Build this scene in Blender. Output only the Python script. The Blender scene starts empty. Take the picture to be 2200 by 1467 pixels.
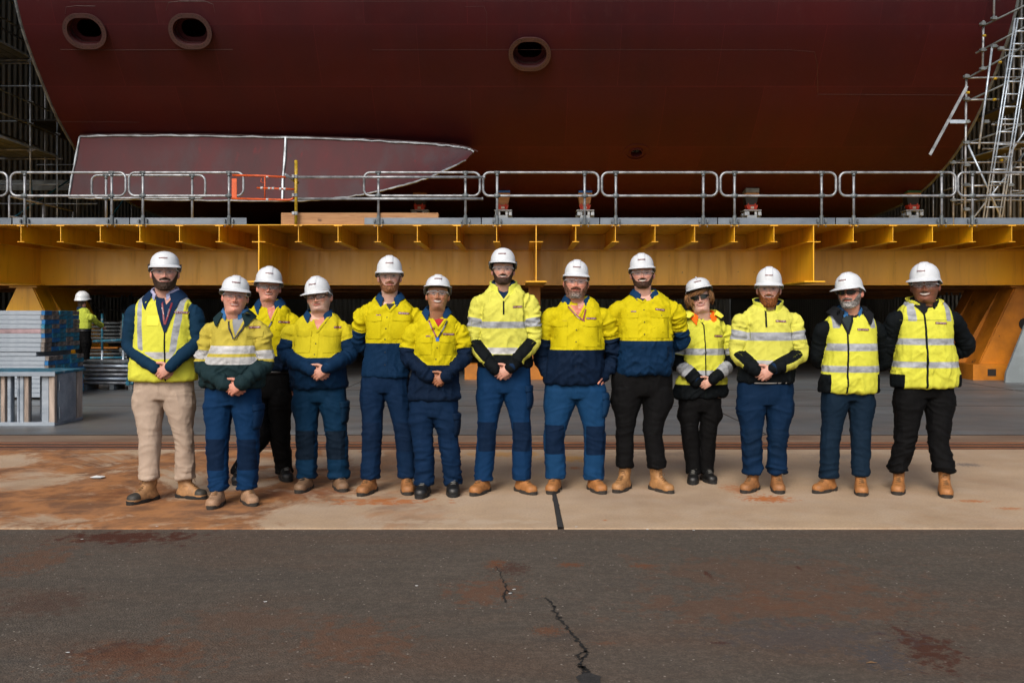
import bpy, bmesh, math, random
import numpy as np
from mathutils import Vector, Matrix
from mathutils.bvhtree import BVHTree
R = math.radians
S = bpy.context.scene
C = S.collection
random.seed(7)
rng = np.random.default_rng(11)

# ---------------------------------------------------------------- camera, sky, sun, exposure
F = 2000.0; VX, VY, CH = 1115.0, 675.0, 1.41       # focal length and principal point in photo pixels, eye height
cam = bpy.data.cameras.new('camera'); co = bpy.data.objects.new('camera', cam); C.objects.link(co)
co.location = (0, 0, CH); co.rotation_euler = (R(90), 0, 0)
cam.sensor_width = 36; cam.lens = 36*F/2200
cam.shift_x = (1100-VX)/2200; cam.shift_y = (VY-733.5)/2200
cam.clip_start = .1; cam.clip_end = 2000
S.camera = co
W = bpy.data.worlds.new('World'); S.world = W; W.use_nodes = True
nt = W.node_tree; bg = nt.nodes['Background']
sky = nt.nodes.new('ShaderNodeTexSky'); sky.sky_type = 'NISHITA'; sky.sun_disc = False
SUN_EL, SUN_AZ = 40, 196       # azimuth clockwise from +Y: behind the camera, a little to the left
sky.sun_elevation = R(SUN_EL); sky.sun_rotation = R(SUN_AZ); sky.dust_density = 4; sky.ozone_density = 1.0; sky.air_density = 1.0
nt.links.new(sky.outputs[0], bg.inputs[0]); bg.inputs[1].default_value = .13
sl = bpy.data.lights.new('sun', 'SUN'); sl.energy = 1.7; sl.angle = R(24); sl.color = (1, .96, .9)
so = bpy.data.objects.new('sun', sl); C.objects.link(so)
sd = Vector((math.sin(R(SUN_AZ))*math.cos(R(SUN_EL)), math.cos(R(SUN_AZ))*math.cos(R(SUN_EL)), math.sin(R(SUN_EL))))
so.rotation_euler = sd.to_track_quat('Z', 'Y').to_euler(); so.location = sd*60
S.view_settings.view_transform = 'Standard'; S.view_settings.look = 'None'
S.view_settings.exposure = .44; S.view_settings.gamma = 1

def px(x, y, D):                # photo pixel + distance -> point in the world
    return Vector(((x-VX)/F*D, D, CH+(VY-y)/F*D))
def gd(y): return F*CH/(y-VY)   # distance of the ground seen at photo row y
def gp(x, y): D = gd(y); return Vector(((x-VX)/F*D, D, 0))

# ---------------------------------------------------------------- materials
class NT:
    def __init__(s, name):
        s.m = bpy.data.materials.new(name); s.m.use_nodes = True; s.t = s.m.node_tree
        s.b = s.t.nodes['Principled BSDF']; s.tc = None
    def n(s, ty, **k):
        o = s.t.nodes.new(ty)
        for a, v in k.items(): setattr(o, a, v)
        return o
    def l(s, a, b): s.t.links.new(a, b)
    def co(s):
        if not s.tc: s.tc = s.n('ShaderNodeTexCoord')
        return s.tc.outputs['Object']
    def noise(s, scale, detail=4, rough=.55, sc=(1, 1, 1), dist=0, off=(0, 0, 0)):
        mp = s.n('ShaderNodeMapping'); mp.inputs['Scale'].default_value = sc; mp.inputs['Location'].default_value = off
        s.l(s.co(), mp.inputs['Vector'])
        o = s.n('ShaderNodeTexNoise'); o.inputs['Scale'].default_value = scale; o.inputs['Detail'].default_value = detail
        o.inputs['Roughness'].default_value = rough; o.inputs['Distortion'].default_value = dist
        s.l(mp.outputs[0], o.inputs['Vector']); return o.outputs['Fac']
    def ramp(s, v, a, b, lo=0., hi=1.):
        o = s.n('ShaderNodeMapRange'); s.l(v, o.inputs['Value'])
        o.inputs['From Min'].default_value = a; o.inputs['From Max'].default_value = b
        o.inputs['To Min'].default_value = lo; o.inputs['To Max'].default_value = hi; return o.outputs['Result']
    def math(s, op, a, b=None):
        o = s.n('ShaderNodeMath', operation=op)
        for i, v in enumerate((a, b)):
            if v is None: continue
            if isinstance(v, (int, float)): o.inputs[i].default_value = v
            else: s.l(v, o.inputs[i])
        return o.outputs[0]
    def mix(s, f, a, b, mode='MIX'):
        o = s.n('ShaderNodeMix', data_type='RGBA', blend_type=mode)
        if isinstance(f, (int, float)): o.inputs[0].default_value = f
        else: s.l(f, o.inputs[0])
        for i, v in ((6, a), (7, b)):
            if isinstance(v, tuple): o.inputs[i].default_value = (*v[:3], 1)
            else: s.l(v, o.inputs[i])
        return o.outputs[2]
    def bump(s, h, strength=.3, dist=.01, prev=None):
        o = s.n('ShaderNodeBump'); o.inputs['Strength'].default_value = strength; o.inputs['Distance'].default_value = dist
        s.l(h, o.inputs['Height'])
        if prev: s.l(prev, o.inputs['Normal'])
        s.l(o.outputs[0], s.b.inputs['Normal']); return o.outputs[0]
    def col(s, c):
        if isinstance(c, tuple): s.b.inputs['Base Color'].default_value = (*c[:3], 1)
        else: s.l(c, s.b.inputs['Base Color'])
    def rough(s, v):
        if isinstance(v, (int, float)): s.b.inputs['Roughness'].default_value = v
        else: s.l(v, s.b.inputs['Roughness'])
    def p(s, **k):
        for a, v in k.items(): s.b.inputs[a].default_value = v

def dk(c, f): return tuple(min(1, v*f) for v in c[:3])
def mk(name, c, rough=.55, metal=0, var=.25, scale=3., c2=None, bump=0, bs=40, sc=(1, 1, 1), spec=.5, wear=None, wc=(.3, .3, .3), bd=.01):
    m = NT(name); n1 = m.noise(scale, 5, .6, sc)
    c2 = c2 or dk(c, 1-var*1.6)
    col = m.mix(m.ramp(n1, .35, .65), c, c2)
    n3 = m.noise(scale*7, 3, .6, sc, off=(3, 1, 2)); col = m.mix(m.ramp(n3, .3, .75, 0, var*.7), col, dk(c, .55))
    if wear:
        n2 = m.noise(wear[0], 6, .7, sc, off=(5, 5, 5)); col = m.mix(m.ramp(n2, wear[1], wear[1]+.05), col, wc)
    m.col(col); m.rough(m.ramp(n3, .3, .7, max(0, rough-.08), min(1, rough+.1))); m.p(Metallic=metal); m.b.inputs['Specular IOR Level'].default_value = spec
    if bump: m.bump(m.noise(bs, 4, .6, sc), bump, bd)
    return m.m

M = {}
M['amber'] = mk('amber_paint', (.84, .44, .006), .30, 0, .22, .9, c2=(.68, .33, .005), spec=.8, bump=.06, bs=3, sc=(1, 1, .25), wear=(7, .70), wc=(.28, .10, .01))
def amber():
    m = NT('amber_girder_paint'); n = m.noise(.9, 5, .6, (1, 1, .25)); c = m.mix(m.ramp(n, .35, .65), (.84, .44, .006), (.66, .32, .005)); st = m.noise(5, 5, .7, (1, 1, .07)); c = m.mix(m.ramp(st, .52, .74, 0, .55), c, (.26, .11, .008))
    k = m.noise(11, 5, .7, off=(4, 4, 4)); c = m.mix(m.ramp(k, .68, .71, 0, .85), c, (.10, .045, .02)); m.col(c); m.rough(m.ramp(st, .4, .7, .28, .5)); m.b.inputs['Specular IOR Level'].default_value = .7; m.bump(m.noise(2.2, 3), .12, .03); return m.m
M['amber'] = amber()
M['amber_old'] = mk('worn_amber_paint', (.50, .17, .008), .5, 0, .35, 1.4, bump=.1, bs=12, wear=(3.2, .63), wc=(.05, .025, .015))
M['galv'] = mk('galvanised_steel', (.36, .385, .42), .4, .45, .4, 6, bump=.1, bs=60)
M['galv_lt'] = mk('bright_galvanised', (.46, .53, .62), .34, .4, .35, 2.2, c2=(.2, .26, .33), bump=.08, bs=30, sc=(1, 1, 3))
M['galv_dk'] = mk('dull_scaffold_steel', (.16, .185, .20), .5, .2, .4, 5)
M['galv_blue'] = mk('blue_marked_steel', (.02, .17, .27), .5, .1, .4, 6, wear=(9, .58), wc=(.25, .28, .3))
M['black'] = mk('black_steel', (.006, .006, .007), .6, 0, .3, 4)
M['orange'] = mk('orange_paint', (.62, .09, .015), .5, 0, .25, 8)
M['red'] = mk('red_paint', (.45, .03, .01), .5, 0, .3, 9)
M['white_tape'] = mk('white_tape', (.55, .57, .6), .5)
M['tarp'] = mk('blue_tarp', (.01, .13, .6), .6, 0, .3, 9)
M['green'] = mk('green_pad', (.01, .09, .03), .6)
M['yellow_tube'] = mk('yellow_tube_paint', (.5, .33, .01), .5, 0, .4, 14, wear=(18, .6), wc=(.2, .18, .12))
M['bare'] = mk('ground_bare_steel', (.28, .32, .37), .38, .4, .5, 3.5, c2=(.10, .11, .125), bump=.3, bs=25)
M['pale_metal'] = mk('chalky_aluminium', (.30, .345, .40), .5, .25, .45, 5, c2=(.17, .21, .26), bump=.15, bs=30, sc=(.3, 1, 1), wear=(6, .66), wc=(.15, .14, .13))
M['pink_metal'] = mk('pinkish_aluminium', (.36, .25, .27), .55, .1, .3, 4, wear=(6, .62), wc=(.3, .33, .36))
M['end_blue'] = mk('blue_plank_end', (.0, .13, .36), .6, 0, .3, 12, wear=(16, .64), wc=(.3, .3, .3))
M['end_teal'] = mk('teal_plank_end', (.01, .2, .33), .6, 0, .4, 12, wear=(13, .55), wc=(.2, .2, .2))
M['end_grey'] = mk('bare_plank_end', (.22, .19, .17), .75, 0, .5, 14, wear=(14, .6), wc=(.03, .16, .25))
M['leaf'] = mk('dead_leaf', (.16, .09, .04), .8)
M['wood_rack'] = mk('grey_timber_edge', (.45, .36, .30), .8, 0, .4, 5, bump=.3, bs=30, sc=(4, 4, .4))
M['litter'] = mk('white_plastic', (.7, .72, .72), .4)
M['grey_plate'] = mk('pale_grey_paint', (.22, .26, .28), .5, 0, .2, 2)

def timber():
    m = NT('pine_timber'); g = m.noise(5, 5, .6, (.25, 1, 5), dist=2.2)
    c = m.mix(m.ramp(g, .3, .7), (.40, .22, .10), (.22, .10, .04)); k = m.noise(3.5, 2, .5, (1, 1, 2)); c = m.mix(m.ramp(k, .66, .74), c, (.08, .035, .015))
    m.col(c); m.rough(.75); m.bump(g, .3); return m.m
M['timber'] = timber()

def hull_mat():
    m = NT('hull_red_oxide'); v = m.noise(1.1, 5, .6, (1, .35, .18)); h = m.noise(.5, 4, .6)
    c = m.mix(m.ramp(v, .3, .7), (.050, .0074, .0100), (.036, .0075, .0105)); c = m.mix(m.ramp(h, .4, .7, 0, .7), c, (.051, .0062, .0078))
    n = m.noise(9, 6, .7, (1, 1, .2)); c = m.mix(m.ramp(n, .55, .75, 0, .35), c, (.065, .022, .024)); pl = m.n('ShaderNodeTexBrick'); mp_ = m.n('ShaderNodeMapping'); mp_.inputs['Rotation'].default_value = (R(90), 0, 0); m.l(m.co(), mp_.inputs['Vector']); m.l(mp_.outputs[0], pl.inputs['Vector']); pl.inputs['Scale'].default_value = .22; pl.inputs['Mortar Size'].default_value = .0016; pl.inputs['Color1'].default_value = (1, 1, 1, 1); pl.inputs['Color2'].default_value = (.80, .80, .84, 1); pl.inputs['Mortar'].default_value = (1.35, 1.3, 1.3, 1); c = m.mix(1., c, pl.outputs['Color'], 'MULTIPLY'); m.col(c)
    m.rough(m.ramp(n, .3, .7, .5, .68)); m.b.inputs['Specular IOR Level'].default_value = .14
    b = m.bump(m.noise(.45, 2, .5), .35, .12); m.bump(m.noise(60, 3), .05, .01, b); return m.m
M['hull'] = hull_mat()
def keel_mat():
    m = NT('bilge_keel_primer'); v = m.noise(1.6, 5, .65, (1, 1, .16)); s = m.noise(.9, 5, .6, (1, 1, .5), off=(4, 2, 8))
    c = m.mix(m.ramp(v, .32, .68), (.062, .0105, .0150), (.040, .0130, .0175)); c = m.mix(m.ramp(s, .5, .62, 0, .75), c, (.042, .027, .034))
    t = m.noise(3.2, 5, .7, (1.2, 1, .35), off=(9, 9, 1)); c = m.mix(m.ramp(t, .62, .72, 0, .8), c, (.10, .009, .014))
    m.col(c); m.rough(.6); m.b.inputs['Specular IOR Level'].default_value = .2; m.bump(v, .1); return m.m
M['keel'] = keel_mat()
M['flange'] = mk('flange_grey_red', (.050, .020, .021), .5, 0, .2, 4)

def stain(m, c, x, y, rx, ry, colr, k=.8, ang=0, nscale=2.2, edge=.55):
    mp = m.n('ShaderNodeMapping', vector_type='TEXTURE'); mp.inputs['Location'].default_value = (x, y, 0); mp.inputs['Scale'].default_value = (rx, ry, 1); mp.inputs['Rotation'].default_value = (0, 0, ang)
    m.l(m.co(), mp.inputs['Vector']); ln = m.n('ShaderNodeVectorMath', operation='LENGTH')
    sx = m.n('ShaderNodeVectorMath', operation='MULTIPLY'); sx.inputs[1].default_value = (1, 1, 0); m.l(mp.outputs[0], sx.inputs[0]); m.l(sx.outputs[0], ln.inputs[0])
    n = m.noise(nscale/max(rx, ry)*2, 6, .72, off=(x*3, y*7, 0))
    d = m.math('ADD', ln.outputs['Value'], m.ramp(n, .3, .7, -1.1, 1.1))
    return m.mix(m.ramp(d, 1.0, edge, 0, k), c, colr)

def asphalt():
    m = NT('asphalt'); big = m.noise(.35, 6, .6); fine = m.noise(90, 3, .6); mid = m.noise(7, 5, .6, (.5, 1.5, 1))
    c = m.mix(m.ramp(big, .35, .65), (.086, .073, .060), (.108, .090, .073)); c = m.mix(m.ramp(mid, .4, .75, 0, .5), c, (.05, .043, .036))
    c = m.mix(m.ramp(m.noise(.6, 6, .65, (.5, 1.6, 1), off=(7, 3, 0)), .48, .66, 0, .42), c, (.125, .06, .032))
    c = m.mix(m.ramp(m.noise(1.6, 6, .7, (.4, 1.5, 1), off=(2, 9, 0)), .58, .72, 0, .45), c, (.045, .046, .05))
    g2_ = m.noise(38, 4, .75); c = m.mix(m.ramp(g2_, .42, .62, 0, .42), c, (.045, .039, .033)); c = m.mix(m.ramp(g2_, .5, .36, 0, .35), c, (.15, .125, .10)); c = m.mix(m.ramp(fine, .35, .7, 0, .6), c, (.045, .038, .033))
    v = m.n('ShaderNodeTexVoronoi'); v.inputs['Scale'].default_value = 75; m.l(m.co(), v.inputs['Vector'])
    rv = m.n('ShaderNodeSeparateColor'); m.l(v.outputs['Color'], rv.inputs[0])
    sp = m.math('MULTIPLY', m.ramp(rv.outputs[0], .98, .99), m.ramp(v.outputs['Distance'], .45, .3)); c = m.mix(m.math('MULTIPLY', sp, .75), c, (.30, .27, .23))
    v2 = m.n('ShaderNodeTexVoronoi'); v2.inputs['Scale'].default_value = 5.5; m.l(m.co(), v2.inputs['Vector'])
    c = m.mix(m.ramp(v2.outputs['Distance'], .022, .014, 0, .5), c, (.42, .42, .4))
    for a in ASTAINS: c = stain(m, c, *a)
    m.col(c); m.rough(m.ramp(big, .3, .7, .75, .92)); m.b.inputs['Specular IOR Level'].default_value = .12
    b = m.bump(fine, .7, .006); v3 = m.n('ShaderNodeTexVoronoi'); v3.inputs['Scale'].default_value = 110; m.l(m.co(), v3.inputs['Vector']); m.bump(v3.outputs['Distance'], .6, .004, b); return m.m
def gs(x, y, wx, hy, c, k=.8, ang=0, ns=2.2, edge=.5):  # a stain given by where it lies on the ground in the photo
    p = gp(x, y); D = p.y; return (p.x, p.y, wx/2/F*D, abs(gd(y-hy/2)-gd(y+hy/2))/2, c, k, ang, ns, edge)
RU = (.115, .052, .028); DR = (.055, .02, .013); OI = (.052, .052, .058)
ASTAINS = [gs(280, 1150, 330, 26, DR, .95), gs(60, 1200, 160, 70, RU, .5), gs(1065, 1207, 46, 20, RU, .95), gs(1105, 1216, 70, 26, DR, .6), gs(1225, 1208, 60, 10, RU, .95), gs(1382, 1210, 60, 9, RU, 1),
    gs(1640, 1225, 560, 90, RU, .32), gs(1800, 1290, 480, 80, RU, .42), gs(1990, 1385, 120, 90, DR, .85), gs(1180, 1348, 70, 20, RU, .8), gs(1548, 1374, 46, 6, DR, .9), gs(270, 1395, 230, 50, DR, .6), gs(300, 1410, 330, 90, RU, .5), gs(760, 1370, 260, 90, RU, .5),
    gs(1730, 1360, 420, 70, OI, .4), gs(1890, 1405, 110, 60, OI, .6), gs(1040, 1265, 160, 60, RU, .6), gs(1300, 1375, 60, 8, RU, .6), gs(1270, 1452, 1, 1, OI, 0), gs(540, 1330, 380, 60, RU, .3), gs(1560, 1300, 460, 60, RU, .4), gs(1520, 1228, 16, 18, DR, .9), gs(1716, 1215, 10, 10, DR, .9), gs(90, 1290, 200, 60, DR, .35)]
M['asphalt'] = asphalt()

def apron():
    m = NT('stained_concrete'); big = m.noise(.8, 6, .65, (1, 1, 1)); mid = m.noise(2.6, 6, .68, (1.1, 1, 1)); fine = m.noise(60, 4, .6)
    c = m.mix(m.ramp(big, .35, .65), (.44, .32, .21), (.33, .235, .155)); c = m.mix(m.ramp(mid, .45, .75, 0, .6), c, (.42, .335, .25))
    c = m.mix(m.ramp(fine, .4, .8, 0, .4), c, (.14, .10, .07))
    sx = m.n('ShaderNodeSeparateXYZ'); m.l(m.co(), sx.inputs[0])
    left = m.ramp(sx.outputs['X'], -.2, -1.9)
    r1 = m.noise(.85, 7, .72, (1.25, 1.0, 1), off=(1.7, .3, 0), dist=.7)
    k = m.math('MULTIPLY', m.ramp(m.math('ADD', r1, m.math('MULTIPLY', left, .125)), .545, .63), m.math('ADD', m.math('MULTIPLY', left, .8), .13))
    r2 = m.noise(3.2, 6, .7, (1, 1, 1), off=(3, 3, 0)); rc = m.mix(m.ramp(r2, .42, .60), (.31, .13, .042), (.13, .054, .022))
    c = m.mix(k, c, rc)
    OR = (.36, .11, .02)
    for a in [gs(1650, 1071, 110, 16, OR, .95), gs(1585, 1050, 70, 22, OR, .6), gs(2090, 1076, 70, 6, OR, .8), gs(2170, 1092, 60, 6, OR, .7), gs(820, 1077, 240, 14, OR, .85), gs(1235, 1005, 26, 6, OR, .8), gs(1225, 985, 150, 14, (.42, .2, .02), .7), gs(1080, 975, 300, 12, (.4, .19, .03), .6), gs(2080, 998, 60, 8, (.09, .08, .08), .75), gs(1800, 980, 120, 14, (.18, .15, .12), .6), gs(1000, 1120, 380, 10, (.42, .33, .24), .6), gs(1420, 975, 240, 10, (.17, .13, .1), .5), gs(960, 1055, 150, 20, (.16, .06, .02), .5), gs(640, 1058, 260, 24, (.17, .05, .015), .6), gs(300, 1060, 330, 30, (.15, .05, .015), .5), gs(1300, 1117, 10, 3, OR, .9)]: c = stain(m, c, *a)
    m.col(c); m.rough(m.ramp(mid, .3, .7, .5, .8)); b = m.bump(fine, .25, .004); m.bump(mid, .15, .01, b); return m.m
M['apron'] = apron()
def floorm():
    m = NT('worn_concrete_floor'); big = m.noise(.35, 6, .65, (.7, 1, 1)); mid = m.noise(1.1, 6, .65, (.6, 1, 1)); fine = m.noise(40, 4, .6)
    c = m.mix(m.ramp(big, .35, .65), (.115, .137, .155), (.060, .066, .070)); c = m.mix(m.ramp(mid, .42, .7, 0, .6), c, (.12, .10, .085)); c = m.mix(m.ramp(fine, .4, .8, 0, .25), c, (.06, .06, .06))
    n = m.noise(.6, 6, .65, (.6, 1, 1), off=(2, 2, 0)); c = m.mix(m.ramp(n, .54, .66, 0, .5), c, (.17, .19, .205))
    m.col(c); m.rough(m.ramp(big, .35, .65, .3, .55)); m.b.inputs['Specular IOR Level'].default_value = .4; m.bump(fine, .15, .004); return m.m
M['floor'] = floorm()
M['tan_conc'] = mk('rusty_concrete', (.20, .145, .10), .7, 0, .4, 2.5, c2=(.12, .07, .045), sc=(.3, 1, 1), bump=.2, bs=40)
M['rust'] = mk('rusty_rail_steel', (.13, .05, .03), .7, .2, .5, 3, c2=(.24, .08, .02), sc=(.25, 2, 1), bump=.3, bs=40)
M['gap'] = mk('dark_groove', (.02, .014, .011), .9)
M['crack'] = mk('crack_dark', (.004, .0035, .003), .95)
M['kick'] = mk('kickboard_steel', (.19, .225, .27), .4, .35, .5, 1.6, c2=(.10, .125, .16), sc=(1, 1, 2), bump=.08, bs=20)
M['tar'] = mk('bitumen', (.022, .021, .021), .8, 0, .3, 30, bump=.5, bs=60)
def corr():
    m = NT('corrugated_cladding'); w = m.n('ShaderNodeTexWave', wave_type='BANDS', bands_direction='X'); w.inputs['Scale'].default_value = .9
    mp = m.n('ShaderNodeMapping'); m.l(m.co(), mp.inputs['Vector']); ad = m.n('ShaderNodeVectorMath', operation='DOT_PRODUCT'); ad.inputs[1].default_value = (1, 1, 0); m.l(mp.outputs[0], ad.inputs[0])
    cx = m.n('ShaderNodeCombineXYZ'); m.l(ad.outputs['Value'], cx.inputs[0]); m.l(cx.outputs[0], w.inputs['Vector'])
    m.col(m.mix(m.ramp(m.noise(.6, 4), .3, .7), (.17, .165, .145), (.24, .23, .20))); m.rough(.5); m.bump(w.outputs['Fac'], 1, .05); return m.m
M['corr'] = corr()
M['roof'] = mk('roof_sheet', (.05, .05, .05), .8)

# ---------------------------------------------------------------- mesh helpers
def link(name, V, Fc, mats=None, parent=None, smooth=False, mi=None):
    me = bpy.data.meshes.new(name); V = np.asarray(V, float)
    me.from_pydata([tuple(v) for v in V], [], [tuple(int(i) for i in f) for f in Fc]); me.update()
    o = bpy.data.objects.new(name, me); C.objects.link(o)
    for m in (mats if isinstance(mats, (list, tuple)) else [mats]):
        if m: me.materials.append(m)
    if mi is not None: me.polygons.foreach_set('material_index', np.asarray(mi, np.int32))
    if smooth: me.polygons.foreach_set('use_smooth', np.ones(len(me.polygons), bool))
    if parent: o.parent = parent
    return o
def tag(o, label=None, cat=None, group=None, kind=None):
    if label: o['label'] = label
    if cat: o['category'] = cat
    if group: o['group'] = group
    if kind: o['kind'] = kind
    return o
def empty(name, loc, label, cat, group=None, rz=0):
    o = bpy.data.objects.new(name, None); C.objects.link(o); o.location = loc; o.rotation_euler = (0, 0, rz); o.empty_display_size = .1
    return tag(o, label, cat, group)
class MB:
    def __init__(s): s.V = []; s.F = []; s.MI = []; s.m = 0
    def add(s, V, Fc):
        b = len(s.V); s.V += [tuple(v) for v in V]
        for f in Fc: s.F.append(tuple(b+i for i in f)); s.MI.append(s.m)
        return s
    def box(s, x0, x1, y0, y1, z0, z1, T=None):
        V = [(x, y, z) for z in (z0, z1) for y in (y0, y1) for x in (x0, x1)]
        if T: V = [T @ Vector(v) for v in V]
        return s.add(V, [(0, 2, 3, 1), (4, 5, 7, 6), (0, 1, 5, 4), (2, 6, 7, 3), (0, 4, 6, 2), (1, 3, 7, 5)])
    def bbox(s, x0, x1, y0, y1, z0, z1, b=.004, T=None):       # box with bevelled edges
        bm = bmesh.new(); bmesh.ops.create_cube(bm, size=1)
        for v in bm.verts: v.co = Vector(((x0+x1)/2+v.co.x*(x1-x0), (y0+y1)/2+v.co.y*(y1-y0), (z0+z1)/2+v.co.z*(z1-z0)))
        bmesh.ops.bevel(bm, geom=bm.edges[:], offset=b, segments=1, affect='EDGES')
        V = [(T @ v.co) if T else v.co.copy() for v in bm.verts]; Fc = [[v.index for v in f.verts] for f in bm.faces]; bm.free(); return s.add(V, Fc)
    def prism(s, pts, y0, y1, T=None):                         # polygon in x,z pulled along y
        n = len(pts); V = [(p[0], y0, p[1]) for p in pts]+[(p[0], y1, p[1]) for p in pts]
        if T: V = [T @ Vector(v) for v in V]
        return s.add(V, [tuple(range(n)), tuple(range(2*n-1, n-1, -1))]+[(i, n+i, n+(i+1) % n, (i+1) % n) for i in range(n)])
    def tube(s, pts, r, seg=10, caps=True, closed=False):
        V, Fc = tube_arr(pts, r, seg, caps, closed); return s.add(V, Fc)
    def bar(s, a, b, r, seg=8): return s.tube([a, b], r, seg)
    def ring(s, a, b, r, seg=10): return s.tube([a, b], r, seg)
    def build(s, name, mats, parent=None, smooth=False, flat=False):
        o = link(name, s.V, s.F, mats, parent, smooth, s.MI)
        return o
def tube_arr(pts, r, seg=10, caps=True, closed=False):
    P = [Vector(p) for p in pts]; n = len(P); r = [r]*n if isinstance(r, (int, float)) else r
    V = []; up = None
    for i, p in enumerate(P):
        if closed: t = (P[(i+1) % n]-P[i-1])
        else: t = (P[min(i+1, n-1)]-P[max(i-1, 0)])
        t.normalize()
        if up is None:
            up = Vector((0, 0, 1)) if abs(t.z) < .9 else Vector((1, 0, 0))
        a = up-t*up.dot(t)
        if a.length < 1e-5: a = t.orthogonal()
        a.normalize(); up = a; b = t.cross(a)
        for k in range(seg):
            q = 2*math.pi*k/seg; V.append(p+(a*math.cos(q)+b*math.sin(q))*r[i])
    Fc = [(i*seg+k, i*seg+(k+1) % seg, ((i+1) % n)*seg+(k+1) % seg, ((i+1) % n)*seg+k) for i in range(n if closed else n-1) for k in range(seg)]
    if caps and not closed: Fc += [tuple(range(seg-1, -1, -1)), tuple((n-1)*seg+k for k in range(seg))]
    return V, Fc
def arc(c, r, a0, a1, n, f): return [f(c[0]+r*math.cos(R(a0+(a1-a0)*i/n)), c[1]+r*math.sin(R(a0+(a1-a0)*i/n))) for i in range(n+1)]
def copytree(o, parent=None):
    c = o.copy(); C.objects.link(c)
    if parent: c.parent = parent
    for ch in [q for q in o.children]: copytree(ch, c)
    return c
# ---------------------------------------------------------------- ground
def sheet(name, x0, x1, y0, y1, z, m, kind='structure'):
    return tag(link(name, [(x0, y0, z), (x1, y0, z), (x1, y1, z), (x0, y1, z)], [(0, 1, 2, 3)], m), kind=kind)
Y0 = gd(1133); Y1 = gd(965); Y2 = gd(934)
sheet('ground', -700, 700, -700, 700, -.012, M['asphalt'])
def slab(name, x0, x1, y0, y1, z, m): return tag(MB().box(x0, x1, y0, y1, -.03, z).build(name, m), kind='structure')
jx0, jx1 = 1205, 1170
def jline(y): return (gp(1205, 1133).x+(gp(1176, 985).x-gp(1205, 1133).x)*(y-Y0)/(gd(985)-Y0))
mb = MB()
mb.add([(-30, Y0, 0), (jline(Y0)-.022, Y0, 0), (jline(Y1)-.008, Y1, 0), (-30, Y1, 0), (-30, Y0, -.03), (jline(Y0)-.022, Y0, -.03), (jline(Y1)-.008, Y1, -.03)], [(0, 1, 2, 3), (0, 4, 5, 1), (1, 5, 6, 2)])
mb.add([(jline(Y0)+.022, Y0, 0), (30, Y0, 0), (30, Y1, 0), (jline(Y1)+.008, Y1, 0), (jline(Y0)+.022, Y0, -.03), (30, Y0, -.03), (jline(Y1)+.008, Y1, -.03)], [(0, 1, 2, 3), (0, 4, 5, 1), (3, 6, 4, 0)])
tag(mb.build('concrete_apron', M['apron']), kind='structure')
mb = MB(); n = 40; V = []
for i in range(n+1):
    y = Y0+(Y1-Y0)*i/n; w = (.017*(1-i/n)+.006)*random.uniform(.6, 1.1); xx = jline(y)+random.uniform(-.004, .004); V += [(xx-w, y, .0035), (xx+w, y, .0035)]
mb.add(V, [(2*i, 2*i+1, 2*i+3, 2*i+2) for i in range(n)]); tag(mb.build('joint_filler', M['tar']), kind='structure')
slab('door_track_bed', -30, 30, Y1, Y2, -.004, M['tan_conc'])
mb = MB()
for y, w, z in ((gd(963), .03, .004), (gd(957.5), .07, .006), (gd(951), .05, .005)): mb.box(-30, 30, y-w/2, y+w/2, -.004, z)
tag(mb.build('door_track', M['rust']), kind='structure')
mb = MB()
for y, w in ((Y1-.004, .016), (gd(960), .05), (gd(954), .025), (Y2, .02)): mb.box(-30, 30, y-w/2, y+w/2, -.004, .0022)
tag(mb.build('track_groove', M['gap']), kind='structure')
slab('shed_floor', -30, 30, Y2+.01, 90, 0, M['floor'])
mb = MB()
for y in (gd(872), gd(838)): mb.box(-17, 17, y-.012, y+.012, 0, .003)
for x in (-9.4, -3.3, 2.9, 9.2): mb.box(x-.01, x+.01, Y2+.02, 60, 0, .0035)
tag(mb.build('floor_joint', M['gap']), kind='structure')
# cracks in the asphalt
def crack(pts, w0, name='asphalt_crack', n=14):
    mb = MB(); V = []; P = []
    for (a, b) in zip(pts[:-1], pts[1:]):
        for i in range(n): P.append((a[0]+(b[0]-a[0])*i/n, a[1]+(b[1]-a[1])*i/n))
    for i, (x, y) in enumerate(P):
        p = gp(x+random.gauss(0, 2.2), y+random.gauss(0, 1)); w = w0*random.uniform(.25, 1.3)*min(1, i/6+.2); V += [(p.x-w, p.y, -.0085), (p.x+w, p.y+random.uniform(-.004, .004), -.0085)]
    mb.add(V, [(2*i, 2*i+1, 2*i+3, 2*i+2) for i in range(len(P)-1)]); tag(mb.build(name, M['crack']), kind='structure')
crack([(1172, 1277), (1188, 1298), (1200, 1325), (1232, 1358), (1250, 1382), (1262, 1398), (1245, 1420), (1256, 1440), (1262, 1467), (1262, 1500)], .0085)
crack([(1262, 1390), (1240, 1402), (1248, 1412)], .007); crack([(1066, 1212), (1078, 1235), (1088, 1262), (1100, 1270)], .004); crack([(1088, 1262), (1080, 1278), (1090, 1290)], .006)
crack([(1240, 1424), (1262, 1432), (1266, 1450)], .009)
mb = MB(); c = gp(1266, 1455); V = [(c.x+.045*math.cos(a)*random.uniform(.8, 1.15)*(1.1), c.y+.07*math.sin(a)*random.uniform(.8, 1.15), -.007) for a in np.linspace(0, 6.0, 14)]
mb.add(V, [tuple(range(14))]); tag(mb.build('tar_patch', M['tar']), kind='structure')

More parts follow.
